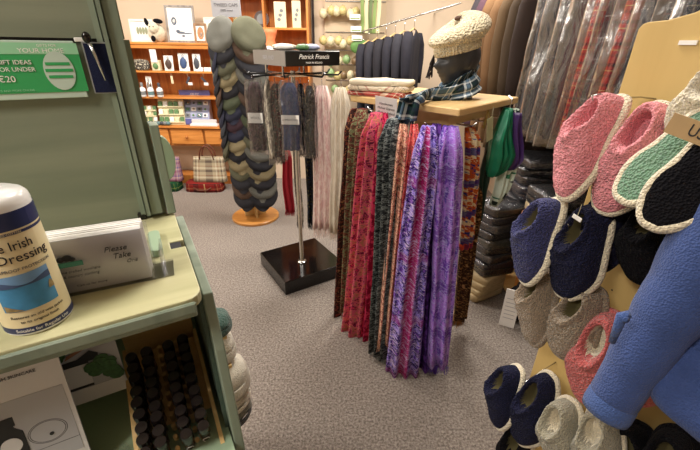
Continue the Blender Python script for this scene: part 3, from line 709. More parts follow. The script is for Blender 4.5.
# second shelf: little bottles and tagged tools
for k, x in enumerate((143, 151, 160)):
    t = thing('lotion_bottle', ['left', 'middle', 'right'][k] + ' one of three squat white bottles on the middle shelf', 'bottle', on(x, 92, ZB, 4.14), group='white lotion bottles on the middle shelf')
    MB().lathe([(.030, 0), (.032, .004), (.032, .07), (.026, .085), (.012, .092), (.012, .10)], 18).build('bottle_body', Mt['whitegl'], t, smooth=True)
    MB().lathe([(.014, .10), (.014, .135), (.011, .14)], 14).build('cap', [C_['grey'], Mt['chrome'], C_['slate']][k], t, smooth=True)
    MB().lathe([(.0326, .018), (.0326, .055)], 18).build('label_band', [C_['grey'], C_['teal'], C_['grey']][k], t, smooth=True)
carded(148, 82, ZB, C_['grey'], .06, .20, 'tall grey carded gift behind the squat bottles', name='carded_gift')
for k, (x, m_) in enumerate(((171, 'cream'), (187, 'slate'), (203, 'slate'))):
    t = thing('hanging_tag', ['cream paper tag', 'dark metal clip with a white tag', 'dark slanted penknife with a white tag'][k] + ' hanging under the upper shelf', 'tag', Vector((PY(x, 72, 4.125).x, 4.118, 1.2225)))
    MB().tube([(0, 0, 0), (0, 0, -.03)], .0015, 6).build('cord', Mt['string'], t)
    MB().box((0, 0, -.065), (.022, .006, .075), R=RY([0, .5, -.7][k])).build('article', C_[m_], t)
    if k: MB().box((.02, -.006, -.10), (.045, .002, .028)).build('paper_tag', Mt['white'], t)
# violet stepped display with pouches of jewellery
dv = thing('jewellery_display', 'violet cardboard display with steps of small silver jewellery packets', 'display stand', on(197, 120, ZC_, 4.28))
WX = .34
MB().box((0, .05, .30), (WX, .012, .105)).build('header', C_['violet'], dv)
text('CELTIC', .03, Mt['white'], dv, face_T((0, .043, .31), (1, 0, 0), (0, 0, 1)))
MB().prism([(-.08, 0), (.05, 0), (.05, .255), (.02, .255), (-.08, .06)], -WX / 2, WX / 2, lambda a, b, h: (h, a, b)).build('stepped_body', C_['lilac'], dv)
MB().box((0, -.086, .035), (WX, .010, .062)).build('front_panel', C_['violet'], dv)
for r_ in range(3):
    for k in range(5):
        z = .085 + r_ * .06; y = -.085 + (z - .06) * .5
        o = thing('jewellery_packet', 'small jewellery packet, %s of the %s row on the violet display' % (['first', 'second', 'third', 'fourth', 'fifth'][k], ['lowest', 'middle', 'top'][r_]), 'packet', dv.location + Vector((-.13 + k * .065, y - .008, z)), R=RX(-.45), group='jewellery packets on the violet display')
        MB().box((0, 0, .02), (.052, .003, .042), bev=.001).build('packet_card', [Mt['white'], C_['grey'], C_['lilac'], C_['teal']][(k + r_ * 2) % 4], o)
        MB().blob((0, -.005, .02), (.014, .004, .012), 8).build('trinket', [Mt['chrome'], C_['slate'], C_['green']][(k + r_) % 3], o, smooth='all')
# cream boxes of soaps
t = None
for i, (x, yp, w, h, n_) in enumerate(((152, 124, .135, .20, 3), (173, 123, .27, .27, 5))):
    t = thing('soap_display', ['small cream soap display at the left of the dresser counter', 'larger cream soap display with rows of wrapped bars on the counter'][i], 'display stand', on(x, yp, ZC_, 4.17), R=RZ(.1) @ RX(-.22))
    MB().box((0, 0, h / 2), (w, .02, h), bev=.003).build('display_back', C_['cream'], t)
    for r_ in range(3):
        MB().box((0, -.018, .03 + r_ * h * .3), (w, .020, .012)).build('ledge', C_['cream'], t)
        for k in range(n_):
            MB().box((lerp(-w * .4, w * .4, k / (n_ - 1)), -.02, .058 + r_ * h * .3), (w / n_ * .8, .014, h * .2), bev=.003).build('wrapped_bar', [C_['cream'], Mt['white'], C_['green']][(k * 2 + r_) % 3 if (k + r_) % 4 else 2], t)
for k in range(7):
    o = thing('bath_pearl', 'blue-grey wrapped sweet-like ball in the heap at the counter edge', 'wrapped ball', on(150 + k * 3.2, 127, ZC_ + .0, 4.14), group='blue-grey wrapped balls on the counter edge')
    MB().blob((0, 0, .022), (.024, .022, .022), 12, wob=.2, seed=k).build('ball', [C_['teal'], C_['slate'], C_['grey']][k % 3], o, smooth='all')
o = thing('tissue_tray', 'white open tray of folded leaflets in front of the violet display', 'tray', on(205, 128, ZC_, 4.145))
MB().box((0, 0, .012), (.30, .06, .024), bev=.003).build('tray_body', Mt['white'], o); MB().box((0, .01, .045), (.27, .03, .045), bev=.003).build('leaflets', Mt['paper'], o)

# tote bags leaning at the foot of the dresser
def tote(x, yp, w, h, m, label, hm, zoff=.0, Y=3.99, basem=None):
    p = PY(x, yp, Y); t = thing('tartan_bag', label, 'bag', (p.x, Y, zoff))
    def fn(u, v):
        a = 2 * PI * u; k = 1 - .12 * v
        ex = lambda q, e: math.copysign(abs(q) ** e, q)
        return Vector((ex(math.cos(a), .45) * w / 2 * k, ex(math.sin(a), .6) * .06 * (1 - .6 * v) + .03 * v, v * h))
    MB().grid(fn, 36, 10, cu=True, caps=True, uvf=lambda u, v: (u * (w * 2 + .2), v * h)).build('bag_body', m, t, smooth='all')
    if basem: MB().box((0, -.002, .03), (w * 1.02, .135, .06), bev=.012).build('leather_base', basem, t)
    for y in (-.0, .05):
        MB().tube([(w * .2 * math.cos(PI * i / 10), y + (-.03 if y == 0 else 0), h - .02 + .15 * math.sin(PI * i / 10)) for i in range(11)], .008, 8).build('handle', hm, t, smooth='all')
    return t
ht = mat('brown_leather', (96, 46, 28), .5)
tm1 = mat_tartan('rose_check', (150, 120, 130), [(.1, .3, (120, 60, 90)), (.45, .5, (214, 196, 160)), (.6, .75, (84, 76, 128))], .09)
tm2 = mat_tartan('oat_check', (170, 158, 132), [(.1, .35, (96, 84, 74)), (.5, .56, (226, 220, 200)), (.7, .78, (140, 90, 70))], .10)
tm3 = mat_tartan('green_tartan', (16, 70, 38), [(.1, .3, (20, 40, 30)), (.5, .54, (190, 180, 90))], .08); tm4 = mat_tartan('red_tartan', (120, 28, 24), [(.1, .3, (40, 20, 20)), (.5, .54, (200, 180, 120))], .08)
tote(171, 174, .25, .26, tm1, 'rose and blue checked shopping bag standing on the green tartan bag', ht, .10, 4.0)
tote(210, 175, .38, .27, tm2, 'oatmeal checked handbag with brown handles standing on the red tartan bag', ht, .10, 4.0)
for x, m_, l, w in ((167, tm3, 'flat green tartan bag lying on the carpet under the rose checked bag', .34), (206, tm4, 'flat red tartan bag lying on the carpet under the oatmeal handbag', .42)):
    t = thing('folded_bag', l, 'bag', (PY(x, 183, 4.0).x, 3.98, 0)); MB().grid(lambda u, v: Vector((w / 2 * math.copysign(abs(math.cos(2 * PI * u)) ** .4, math.cos(2 * PI * u)) * (1 - .05 * v), .10 * math.copysign(abs(math.sin(2 * PI * u)) ** .5, math.sin(2 * PI * u)), .098 * v)), 32, 4, cu=True, caps=True, uvf=lambda u, v: (u * .9, v * .1)).build('bag_body', m_, t, smooth='all')
    MB().tube([(-.1, -.098, .06), (-.05, -.115, .03), (.05, -.115, .03), (.1, -.098, .06)], .007, 8).build('handle', ht, t, smooth='all')

# ------------------------------------------------------------------ bookcase on the back wall
bk = thing('bookcase', 'open orange wood bookcase hung on the back wall above the caps', 'bookcase', (-.86, 4.27, 0))
BX0, BX1 = -.38, .42
for x in (BX0 + .011, BX1 - .011): MB().box((x, 0, 1.60), (.022, .26, 1.30)).build('side', Mt['pinev'], bk, bevel=.002)
MB().box((.02, .125, 1.60), (.80, .012, 1.28)).build('back_board', Mt['pinev'], bk)
for z in (2.24, 1.945, 1.645, 1.34, 1.05): MB().box((.02, -.003, z), (.758, .25, .02)).build('shelf', Mt['pine'], bk, bevel=.002)
MB().box((-.02, .0, 1.795), (.018, .24, .28)).build('divider', Mt['pinev'], bk)
def bpos(x, z, Y=4.2): return Vector((PY(x, 28, Y).x, Y, z))
for x, w, h, l in ((281, .115, .225, 'cream boxed print standing in the bookcase, left of the two'), (297, .085, .235, 'narrow cream boxed print standing nearest the bookcase side')):
    t = thing('gift_box', l, 'box', bpos(x, 1.655), RZ and .15)
    MB().box((0, 0, h / 2), (w, .05, h), bev=.003).build('carton', C_['cream'], t)
    mb = MB()
    for k in range(3): mb.prism([((k - 1) * w * .12 + w * .16 * math.cos(2 * PI * i / 9), h * (.32 + .17 * k) + h * .07 * math.sin(2 * PI * i / 9)) for i in range(9)], -.0255, -.0262, lambda a, b, hh: (a, hh, b))
    mb.build('printed_figure', C_['grey'], t)
t = thing('display_plate', 'small dark patterned plate standing in the bookcase', 'plate', bpos(262, 1.655, 4.22), R=RX(-.15))
MB().prism([(.075 * math.cos(2 * PI * i / 28), .078 + .075 * math.sin(2 * PI * i / 28)) for i in range(28)], 0, .01, lambda a, b, h: (a, h, b)).build('rim', C_['brown'], t)
MB().prism([(.048 * math.cos(2 * PI * i / 24), .078 + .048 * math.sin(2 * PI * i / 24)) for i in range(24)], -.004, .0, lambda a, b, h: (a, h, b)).build('centre', C_['grey'], t)
t = thing('bunched_bag', 'orange topped clear bag hanging from the bookcase shelf with a white round dial', 'gift bag', Vector((PY(269, 30, 4.10).x, 4.10, 1.34)))
MB().lathe([(.06, 0), (.078, .05), (.075, .14), (.05, .20), (.075, .26), (.078, .30)], 16).build('gift_wrap', mat('orange_tissue', (222, 128, 82), .6, var=(30, .2)), t, smooth='all')
MB().prism([(.062 * math.cos(2 * PI * i / 24), .09 + .062 * math.sin(2 * PI * i / 24)) for i in range(24)], -.083, -.09, lambda a, b, h: (a, h, b)).build('round_label', Mt['white'], t)
MB().prism([(.034 * math.cos(2 * PI * i / 24), .09 + .034 * math.sin(2 * PI * i / 24)) for i in range(24)], -.0905, -.092, lambda a, b, h: (a, h, b)).build('label_centre', C_['grey'], t)

# dark trunking on the wall right of the bookcase and a partition post
o = struct('trim_1', MB().box((PY(313, 20, 4.40).x, 4.405, 1.95), (.022, .022, .95)), mat('dark_trunking', (46, 34, 36), .6))
# ------------------------------------------------------------------ hooks of cream baubles and green ribbons
pegm = Mt['chrome']
pb = thing('peg_panel', 'pale peg panel on the back wall carrying rows of baubles', 'display panel', (.02, 4.395, 1.05))
mb = MB()
mb.box((0, 0, .50), (.64, .02, 1.15), bev=.003); mb.build('panel', mat('peg_panel_paint', (206, 186, 158), .8), pb)
for z in (.86, .58, .41, .27, .11): MB().box((0, -.014, z), (.62, .008, .010)).build('rail', Mt['chrome'], pb)
bm = [mat('bauble_cream', (214, 204, 168), .35, var=(40, .2)), mat('bauble_gold', (196, 180, 124), .35, var=(40, .2)), mat('bauble_green', (128, 156, 104), .4, var=(40, .25)), mat('bauble_brown', (120, 96, 66), .4, var=(40, .3))]
bproto = {}
for r_, (yp, xs, Yb) in enumerate(((12, [324, 331, 337, 343, 350, 356], 4.30), (42, [324, 331, 338, 344, 350, 357], 4.28), (60, [330, 338, 347, 356, 363], 4.28), (74, [331, 337, 343, 350, 357, 363], 4.26), (90, [336, 342, 348, 354, 360, 365], 4.24))):
    for k, x in enumerate(xs):
        p = PY(x + rnd.uniform(-1, 1), yp + rnd.uniform(-2, 2), Yb)
        mi = [k % 2, (k + 1) % 2, [2, 0, 2, 3, 0][k % 5], [2, 1, 3, 0, 3, 2][k % 6], [2, 0, 1, 2, 0, 1][k % 6]][r_]
        lab = '%s round packaged bauble hanging %s in the %s row on the peg panel' % (['cream', 'gold', 'green', 'brown'][mi], ['leftmost', 'second from left', 'third from left', 'fourth from left', 'fifth from left', 'rightmost'][k], ['top', 'second', 'third', 'fourth', 'lowest'][r_])
        if mi not in bproto:
            t = thing('hanging_bauble', lab, 'ornament', (p.x, p.y, p.z - .045), group='round baubles on the peg panel')
            MB().blob((0, 0, .045), (.043, .036, .046), 14, wob=.12, seed=mi).build('ball', bm[mi], t, smooth='all')
            MB().tube([(0, 0, .088), (.0, .03, .105), (0, .095, .108)], .0022, 6).build('hook_wire', Mt['chrome'], t)
            bproto[mi] = t
        else:
            t = copy_tree(bproto[mi]); t.location = (p.x, p.y, p.z - .045); t['label'] = lab
gs = [mat('ribbon_green', (126, 148, 82), .5), mat('ribbon_cream', (214, 208, 164), .5), mat('ribbon_olive', (94, 112, 66), .5)]
for k, x in enumerate((362, 366, 370, 374, 378)):
    p = PY(x, 30, 4.2); t = thing('hanging_ribbon', '%s long pale strip hanging from the hook, %s from left' % (['green', 'cream', 'olive', 'green', 'cream'][k], ['first', 'second', 'third', 'fourth', 'fifth'][k]), 'ribbon', (p.x, 4.2, 1.62), group='long green and cream strips on the peg panel')
    mb = MB()
    mb.grid(lambda u, v: Vector(((u - .5) * .034 + .004 * math.sin(v * 8 + k), .004 * math.sin(u * PI) + .004 * math.sin(v * 9 + k), v * .48)), 4, 14)
    mb.grid(lambda u, v: Vector(((u - .5) * .03 + .004 * math.sin(v * 8 + k), .010 + .004 * math.sin(v * 9 + k), .03 + v * .45)), 4, 14); mb.build('strip', gs[k % 3] if k != 4 else gs[1], t, smooth='all')
    MB().tube([(0, .005, .475), (0, .06, .485), (0, .185, .485)], .002, 6).build('hook_wire', Mt['chrome'], t)
for k, (x, y, l) in enumerate(((355, 17, 'white label card high on the green strips'), (356, 29, 'white label card with a green stripe on the peg panel'), (357, 38, 'white label card lowest of the three on the peg panel'))):
    p = PY(x, y, 4.17); t = thing('label_card', l, 'card', p); MB().box((0, 0, 0), (.105, .003, .05)).build('card', Mt['white'], t); MB().box((0, -.002, -.012), (.09, .001, .010)).build('print', gs[0], t)
    MB().tube([(0, .0, .024), (0, .1, .03), (0, .21, .03)], .002, 6).build('hook_wire', Mt['chrome'], t)
o = thing('green_purse', 'dark green round purse hanging below the label cards', 'purse', PY(360, 47, 4.20) - Vector((0, 0, .06)))
MB().blob((0, 0, .06), (.10, .03, .07), 18).build('purse_body', mat('leaf_green', (90, 132, 66), .6, var=(30, .2)), o, smooth='all'); MB().tube([(-.05, 0, .11), (0, .03, .17), (.05, 0, .11)], .003, 6).build('strap', Mt['chrome'], o)
MB().tube([(0, .03, .168), (0, .18, .17)], .003, 6).build('hook_wire', Mt['chrome'], o)

# ------------------------------------------------------------------ rail of dark jackets in front of the back wall
def garment(name, label, cat, loc, rz, w, L, th, m, sleeve=True, bag=None, shoulder=.10, hanger=True, group=None, seed=0, lean=0, flare=1.1, hang=.09, collar=None):
    """hanging garment: local x = its width, y = thickness along the rail, top of shoulders at z=0"""
    t = thing(name, label, cat, loc, rz, group=group)
    def fn(u, v):
        a = 2 * PI * u; c, s_ = math.cos(a), math.sin(a)
        sh_ = min(1, v / .10); wz = w / 2 * (lerp(.30, 1, math.sin(sh_ * PI / 2))) * lerp(1, flare, v)
        z = -L * v + (-.0 if v > 0 else 0)
        z -= shoulder * (abs(c) ** 2) * max(0, 1 - v * 5)
        y = math.copysign(abs(s_) ** .7, s_) * th / 2 * (.55 + .45 * sh_) * (1 + .30 * math.sin(c * 9 + seed + v * 2) * v)
        return Vector((c * wz, y + lean * v, z))
    MB().grid(fn, 40, 22, cu=True, caps=True, uvf=lambda u, v: (u * w * 2.2, v * L)).build('garment_body', m, t, smooth='all')
    if sleeve:
        for sx in (-1, 1):
            pts = [(sx * w * .40, 0, -shoulder * .4), (sx * (w * .50), -.005, -.18 * L), (sx * w * .53, -.010, -.36 * L), (sx * w * .52, -.012, -.54 * L), (sx * w * .50, -.014, -.70 * L)]
            MB().tube(pts, [th * .5, th * .62, th * .6, th * .52, th * .46], 14).build('sleeve', m, t, smooth='all')
    if collar: MB().tube([(-.07, 0, -.01), (-.04, -.03, .01), (0, -.035, .012), (.04, -.03, .01), (.07, 0, -.01)], .014, 8).build('collar', collar, t, smooth='all')
    if hanger:
        hb_ = MB().tube([(-w * .36, 0, -shoulder * .25), (0, 0, .012), (w * .36, 0, -shoulder * .25)], .006, 8).build('hanger_bar', Mt['raw'], t, smooth='all')
        MB().tube([(0, 0, .01), (0, 0, hang - .02), (.012, 0, hang), (.022, 0, hang + .012), (.014, 0, hang + .026), (-.002, 0, hang + .022)], .0025, 6).build('hanger_hook', Mt['chrome'], hb_)
    if bag:
        BL = L * 1.08
        def fb(u, v):
            a = 2 * PI * u; c, s_ = math.cos(a), math.sin(a); sh_ = min(1, v / .12)
            wz = (w / 2 + .035) * lerp(.25, 1, math.sin(sh_ * PI / 2)) * lerp(1, flare, v)
            nz = noise.noise(Vector((c * 3 + seed, s_ * 2, v * 5))) * .012
            return Vector((c * wz + nz, s_ * (th / 2 + .016) + nz + lean * v, .03 - BL * v - shoulder * c * c * max(0, 1 - v * 5)))
        MB().grid(fb, 48, 26, cu=True).build('clear_garment_bag', bag, t, smooth='all')
    return t
jm = [mat('navy_wool', (30, 29, 40), .9, bump=(300, .4), var=(20, .15)), mat('charcoal_wool', (38, 37, 46), .9, bump=(300, .4), var=(20, .15)), mat('ink_wool', (30, 28, 36), .9, bump=(300, .4))]
JA = PY(368, 20, 4.0); JB = PY(427, 5, 3.75)
jr = thing('jacket_rail', 'horizontal pale pole carrying the dark jackets in front of the back wall', 'rail', (.1, 3.99, 1.64))
JP0 = Vector((.13, 4.05, 1.64)); JP1 = Vector((.60, 3.72, 1.76))
jd = (JP1 - JP0).normalized()
MB().tube([JP0 - Vector((.1, 3.99, 1.64)) - jd * .05, JP1 - Vector((.1, 3.99, 1.64)) + jd * .35], .007, 12).build('pole', Mt['chrome'], jr, smooth=True)
MB().tube([(-.0, .06, -.01), (-.0, .42, -.01)], .008, 8).build('bracket', Mt['chrome'], jr)
e_ = JP1 - Vector((.1, 3.99, 1.64)) + jd * .30
MB().tube([(e_.x, e_.y, e_.z), (e_.x, 4.42 - 3.99, e_.z)], .008, 8).build('bracket', Mt['chrome'], jr)
for k in range(6):
    p = JP0 + jd * (.03 + k * .098)
    garment('dark_jacket', 'dark %s jacket hanging on the pole, %s from the left' % (['navy', 'charcoal', 'black', 'navy', 'charcoal', 'navy'][k], ['first', 'second', 'third', 'fourth', 'fifth', 'sixth'][k]), 'jacket', (p.x, p.y, p.z - .105), math.radians(66), .40, .66, .080, jm[[0, 1, 2, 0, 1, 0][k]], seed=k, group='dark jackets on the pole', shoulder=.09)

# ------------------------------------------------------------------ spinner stand of tweed caps
CS = Vector((-.91, 3.25, 0))
cs = thing('cap_stand', 'tall wooden cap stand on a round pine base', 'display stand', CS)
MB().lathe([(.215, 0), (.22, .004), (.22, .022), (.214, .028), (.0, .0282)], 40).build('round_base', mat_wood('varnished_pine', (176, 118, 56), (206, 146, 78), 0, 6, .3), cs, smooth=True)
MB().lathe([(.016, .028), (.016, 1.70), (.012, 1.71)], 16).build('pole', Mt['raw'], cs, smooth=True)
for a in (0, PI / 2, PI, 3 * PI / 2): MB().box((.05 * math.cos(a + .4), .05 * math.sin(a + .4), .09), (.10, .018, .12), R=RZ(a + .4)).build('foot_block', Mt['raw'], cs, bevel=.003)
MB().box((.0, -.0, .88), (.10, .035, 1.4)).build('spine_board', Mt['raw'], cs)
t = MB().box((-.05, -.03, 1.745), (.22, .004, .12), bev=.001).build('header_card', Mt['grey'], cs)
MB().tube([(0, 0, 1.70), (0, -.026, 1.80)], .004, 6).build('card_stem', Mt['chrome'], cs)
text('TWEED CAPS', .030, Mt['greyink'], cs, face_T((-.05, -.033, 1.765), (1, 0, 0), (0, 0, 1))); text('100% wool', .022, Mt['greyink'], cs, face_T((-.05, -.033, 1.73), (1, 0, 0), (0, 0, 1)))
tw = [mat_weave('tweed_%s' % n_, [tuple(int(v * .78) for v in c), c, tuple(min(255, int(v * 1.25 + 12)) for v in c)], 240, 240, const=False, bump=.3, seed=i) for i, (n_, c) in enumerate((('olive', (84, 84, 68)), ('slate', (58, 60, 66)), ('sand', (124, 114, 88)), ('charcoal', (42, 42, 47)), ('moss', (70, 76, 60)), ('navy', (44, 46, 62)), ('grey', (98, 98, 92)), ('brown', (78, 62, 52)), ('teal', (54, 68, 70)), ('plum', (62, 46, 54))))]
twn = ['olive', 'slate', 'sand', 'charcoal', 'moss', 'navy', 'grey', 'brown', 'teal', 'plum']
lin_m = mat('cap_lining', (30, 28, 32), .8)
def flat_cap(loc, R, m, label, group, sc=1, proto=[None]):
    """local: x across, z up the hanging crown, -y outward; peak at the bottom"""
    t = thing('flat_cap', label, 'cap', loc, R=R, group=group)
    if proto[0] is None:
        def fn(u, v):
            a = 2 * PI * u; r_ = v ** .8
            x = .138 * r_ * math.cos(a); z = .135 * r_ * math.sin(a)
            y = -.030 * (1 - r_ ** 4) ** .6 * (1 + .30 * math.sin(a) * -1 * r_) - .006 * noise.noise(Vector((x * 14, z * 14, 0)))
            z += -.01 * (1 - r_)
            return Vector((x, y, z))
        a_ = MB().grid(fn, 36, 10, cu=True, uvf=lambda u, v: (v * .13 * math.cos(2 * PI * u), v * .13 * math.sin(2 * PI * u)))
        a_.grid(lambda u, v: Vector((.118 * math.cos(2 * PI * u) * (1 - .25 * v), .022 * math.sin(v * PI) ** .7, .135 * math.sin(2 * PI * u) * (1 - .25 * v))), 36, 4, cu=True)
        b_ = MB().grid(lambda u, v: Vector(((u - .5) * 2 * .080 * (1 - .0 * v), -.014 + .030 * ((u - .5) * 2) ** 2 + .006 * v, -.100 - (.062 * math.cos((u - .5) * PI * .9)) * v)), 16, 6)
        b_.grid(lambda u, v: Vector(((u - .5) * 2 * .080, -.006 + .030 * ((u - .5) * 2) ** 2 + .006 * v, -.100 - (.062 * math.cos((u - .5) * PI * .9)) * v)), 16, 6)
        o1 = a_.build('crown', None, t, smooth='all'); o2 = b_.build('peak', None, t, smooth='all')
        c_ = MB().prism([(.088 * math.cos(2 * PI * i / 24), .10 * math.sin(2 * PI * i / 24)) for i in range(24)], .010, .014, lambda a, b, h: (a, h, b)); o3 = c_.build('lining', lin_m, t)
        proto[0] = (o1.data, o2.data, o3.data)
    else:
        o1, o2, o3 = (bpy.data.objects.new(n_, d.copy() if n_ != 'lining' else d) for n_, d in zip(('crown', 'peak', 'lining'), proto[0]))
        for o in (o1, o2, o3): COL.objects.link(o); o.parent = t
    for o in (o1, o2): o.data.materials.clear(); o.data.materials.append(m)
    return t
NC = 16
for col_, (ang, off, side) in enumerate(((-PI / 2 - .42, -.118, 'left'), (-PI / 2 + .62, .125, 'right'), (PI + .25, -.17, 'far left'))):
    for k in range(NC):
        if col_ == 2 and (k < 2 or k > 10): continue
        z = 1.565 - k * .086
        d = Vector((math.cos(ang), math.sin(ang), 0)); rr_ = .135 - .0 * k
        ax = Vector((-math.sin(ang), math.cos(ang), 0))  # across
        pos = CS + d * (.115 if col_ < 2 else .10) + Vector((off * .42 + (.0035 * k if col_ == 0 else 0), 0, 0)) + Vector((0, 0, z))
        outv = d; lean = .30 + rnd.uniform(-.05, .05)
        zz = (Vector((0, 0, 1)) * math.cos(lean) - outv * math.sin(lean)).normalized(); yy = -(outv * math.cos(lean) + Vector((0, 0, 1)) * math.sin(lean)).normalized()
        xx = yy.cross(zz); R = frame(xx, yy, zz) @ RY((-.30, .34, -.2)[col_] + rnd.uniform(-.10, .10))
        mi = [6, 3, 0, 2, 3, 4, 5, 9, 5, 2, 3, 2, 0, 3, 7, 3][k] if col_ == 0 else [0, 7, 3, 6, 3, 7, 3, 4, 3, 0, 6, 3, 2, 3, 6, 3][k] if col_ == 1 else [1, 3, 5, 1, 3, 7, 3, 5, 1, 3, 0, 3, 1, 3, 3, 3][k]
        row = ['top', 'second', 'third', 'fourth', 'fifth', 'sixth', 'seventh', 'eighth', 'ninth', 'tenth', 'eleventh', 'twelfth', 'thirteenth', 'fourteenth', 'fifteenth', 'bottom'][k]
        flat_cap(pos, R, tw[mi], '%s tweed flat cap, %s%s in %s column of cap stand' % (twn[mi], row, '' if k in (0, 15) else ' from the top', side), 'tweed caps on the cap stand')

# ------------------------------------------------------------------ packaged-scarf spinner with black header
PL = PZ(302, 262, .10); PL.z = 0
AN = math.radians(33)
ss = thing('scarf_spinner', 'scarf stand with a chrome pole, square black base and black header box', 'display stand', PL, AN)
SO = Vector((.0, .05, 0))
MB().box((.02, .05, .052), (.46, .46, .104), bev=.004).build('square_base', Mt['blackgloss'], ss)
MB().lathe([(.032, .104), (.032, .110), (.016, .116), (.0135, .12), (.0135, 1.37), (.0, 1.372)], 20).build('pole', Mt['chrome'], ss, smooth=True)
arms = []
for k in range(8):
    a = k * PI / 4 + .2; z = 1.352
    MB().tube([(0, 0, z), (.26 * math.cos(a), .26 * math.sin(a), z), (.28 * math.cos(a), .28 * math.sin(a), z + .02)], .005, 8).build('arm', Mt['black'], ss, smooth=True)
HX = .35; HA = math.radians(7); HO = Vector((.028, .0, 0))
for sx in (-.11, .13):
    for sy in (-.12, .12): MB().tube([(sx, sy, 1.35), (sx, sy, 1.402)], .006, 8).build('header_post', Mt['chrome'], ss)
MB().box((0, 0, 1.35), (.26, .26, .008)).build('top_plate', Mt['chrome'], ss)
MB().box(HO + Vector((0, 0, 1.438)), (HX, HX, .074), R=RZ(HA), bev=.003).build('header_box', Mt['black'], ss)
MB().box(HO + RZ(HA) @ Vector((-HX / 2 - .001, 0, 0)) + Vector((0, 0, 1.438)), (.004, HX - .004, .072), R=RZ(HA)).build('silver_side', Mt['silver'], ss)
Tf = lambda x, z: face_T(HO + RZ(HA) @ Vector((x, -HX / 2 - .001, 0)) + Vector((0, 0, z)), RZ(HA) @ Vector((1, 0, 0)), (0, 0, 1))
text('Patrick Francis', .033, Mt['white'], ss, Tf(0, 1.446), shear=.35, ext=.0006); text('MADE IN IRELAND', .013, Mt['white'], ss, Tf(0, 1.417), ext=.0004)
Tl = face_T(HO + RZ(HA) @ Vector((-HX / 2 - .0035, 0, 0)) + Vector((0, 0, 1.438)), RZ(HA) @ Vector((0, -1, 0)), (0, 0, 1))
text('IRELAND', .030, Mt['grey'], ss, Tl, ext=.0003)
# wrapped goods lying on top of the header
for k, (dx, dy, m_, w) in enumerate(((-.08, -.08, Mt['white'], .10), (.02, -.10, C_['green'], .07), (.09, -.05, C_['lilac'], .12), (-.02, .05, Mt['cream'], .14))):
    pw = PL + RZ(AN) @ Vector((dx, dy, 1.475)); t = thing('wrapped_sample', ['white wrapped sample on the header, front left', 'green wrapped sample on the header, front middle', 'lilac wrapped sample on the header, right', 'long cream wrapped sample at the back of the header'][k], 'packet', pw, AN + k)
    MB().blob((0, 0, .016), (w / 2, .035, .016), 18, wob=.2, seed=k, sq=.8).build('wrapped_cloth', m_, t, smooth='all')

# scarves hung on the spinner
def hook(root, z, out, L=.04):
    MB().tube([(0, 0, z), (0, 0, z + .02), Vector((0, 0, z + .035)) - out * .012, Vector((0, 0, z + .025)) - out * .02], .002, 6).build('hanger_hook', Mt['chrome'], root, smooth='all')
def stand_scarf(xp, y0, y1, w, m, label, Y, th=.03, ple=2, fringe=.05, film=False, lab=None, seed=0, out=(0, -1, 0), name='hanging_scarf', wb=None, rot=0):
    A = PY(xp, y0, Y); zb = PY(xp + .02 * (y1 - y0), y1, Y).z
    B = Vector((A.x, A.y, max(.02, zb)))
    o = RZ(rot) @ Vector(out); ac = RZ(rot) @ Vector((1, 0, 0))
    r_ = scarf(name, label, 'scarf', A, B, ac, o, w, wb or w, th, m, ple, seed, fringe, 'scarves on the black-headed spinner')
    H = A.z - B.z; hook(r_, H, -o)
    if lab:
        lm = MB(); R = RZ(rot)
        lm.box(R @ Vector((0, -th * .62 - .006, H * lab[0])), (w * 1.02, .003, lab[1]), R=R).build('paper_band', Mt['white'], r_)
        text(lab[2], lab[1] * .3, Mt['greyink'], r_, face_T(R @ Vector((0, -th * .62 - .0085, H * lab[0])), ac, (0, 0, 1)), ext=.0002)
    if film:
        hh = H + .03
        def fn(u, v):
            a = 2 * PI * u; n_ = noise.noise(Vector((math.cos(a) * 2 + seed, v * 6, math.sin(a) * 2))) * .008
            p = Vector((math.copysign(abs(math.cos(a)) ** .6, math.cos(a)) * (w * .5 + .012 + n_) * (1 - .25 * max(0, v - .93) / .07), math.copysign(abs(math.sin(a)) ** .7, math.sin(a)) * (th * .7 + .010 + n_), -.03 + v * (hh + .015)))
            return RZ(rot) @ p
        MB().grid(fn, 30, 18, cu=True, caps=False).build('clear_sleeve', Mt['film'], r_, smooth='all')
    return r_
w_mar = mat_weave('maroon_weave', [(52, 28, 42), (74, 40, 56), (34, 20, 32), (100, 66, 80)], 90, 50)
w_sil = mat_weave('silver_weave', [(176, 168, 152), (140, 132, 122), (206, 198, 180)], 80, 20)
w_red = mat_weave('dark_red_speckle', [(70, 16, 24), (110, 24, 34), (30, 16, 20), (150, 120, 110)], 70, 50)
w_blue = mat_weave('denim_weave', [(44, 58, 96), (62, 82, 128), (30, 38, 66)], 60, 14, const=False)
w_char = mat_weave('charcoal_check', [(40, 42, 50), (66, 70, 78), (24, 26, 32), (120, 116, 110)], 60, 30)
w_pnk = mat_weave('blush_weave', [(232, 208, 202), (222, 186, 184), (240, 224, 216), (214, 176, 176)], 90, 16, const=False)
w_wht = mat_weave('ivory_weave', [(232, 222, 204), (214, 202, 184), (244, 238, 226)], 40, 7, const=False)
w_crm = mat('plain_crimson', (148, 14, 34), .8, bump=(200, .3), coord='UV'); w_gry = mat_weave('warm_grey_weave', [(142, 132, 118), (112, 104, 96), (172, 162, 146)], 80, 10)
w_drk = mat_weave('dark_tartan_weave', [(26, 30, 44), (46, 50, 66), (18, 20, 26), (100, 90, 60)], 50, 40)
stand_scarf(253, 82, 150, .085, w_mar, 'maroon scarf in a clear sleeve with a white band, leftmost on the spinner', 2.30, film=True, lab=(.50, .06, 'WOOL'), seed=1, fringe=0, th=.028)
stand_scarf(266, 80, 158, .04, w_sil, 'narrow silver grey scarf next to the maroon one', 2.28, seed=2, ple=1, fringe=.04)
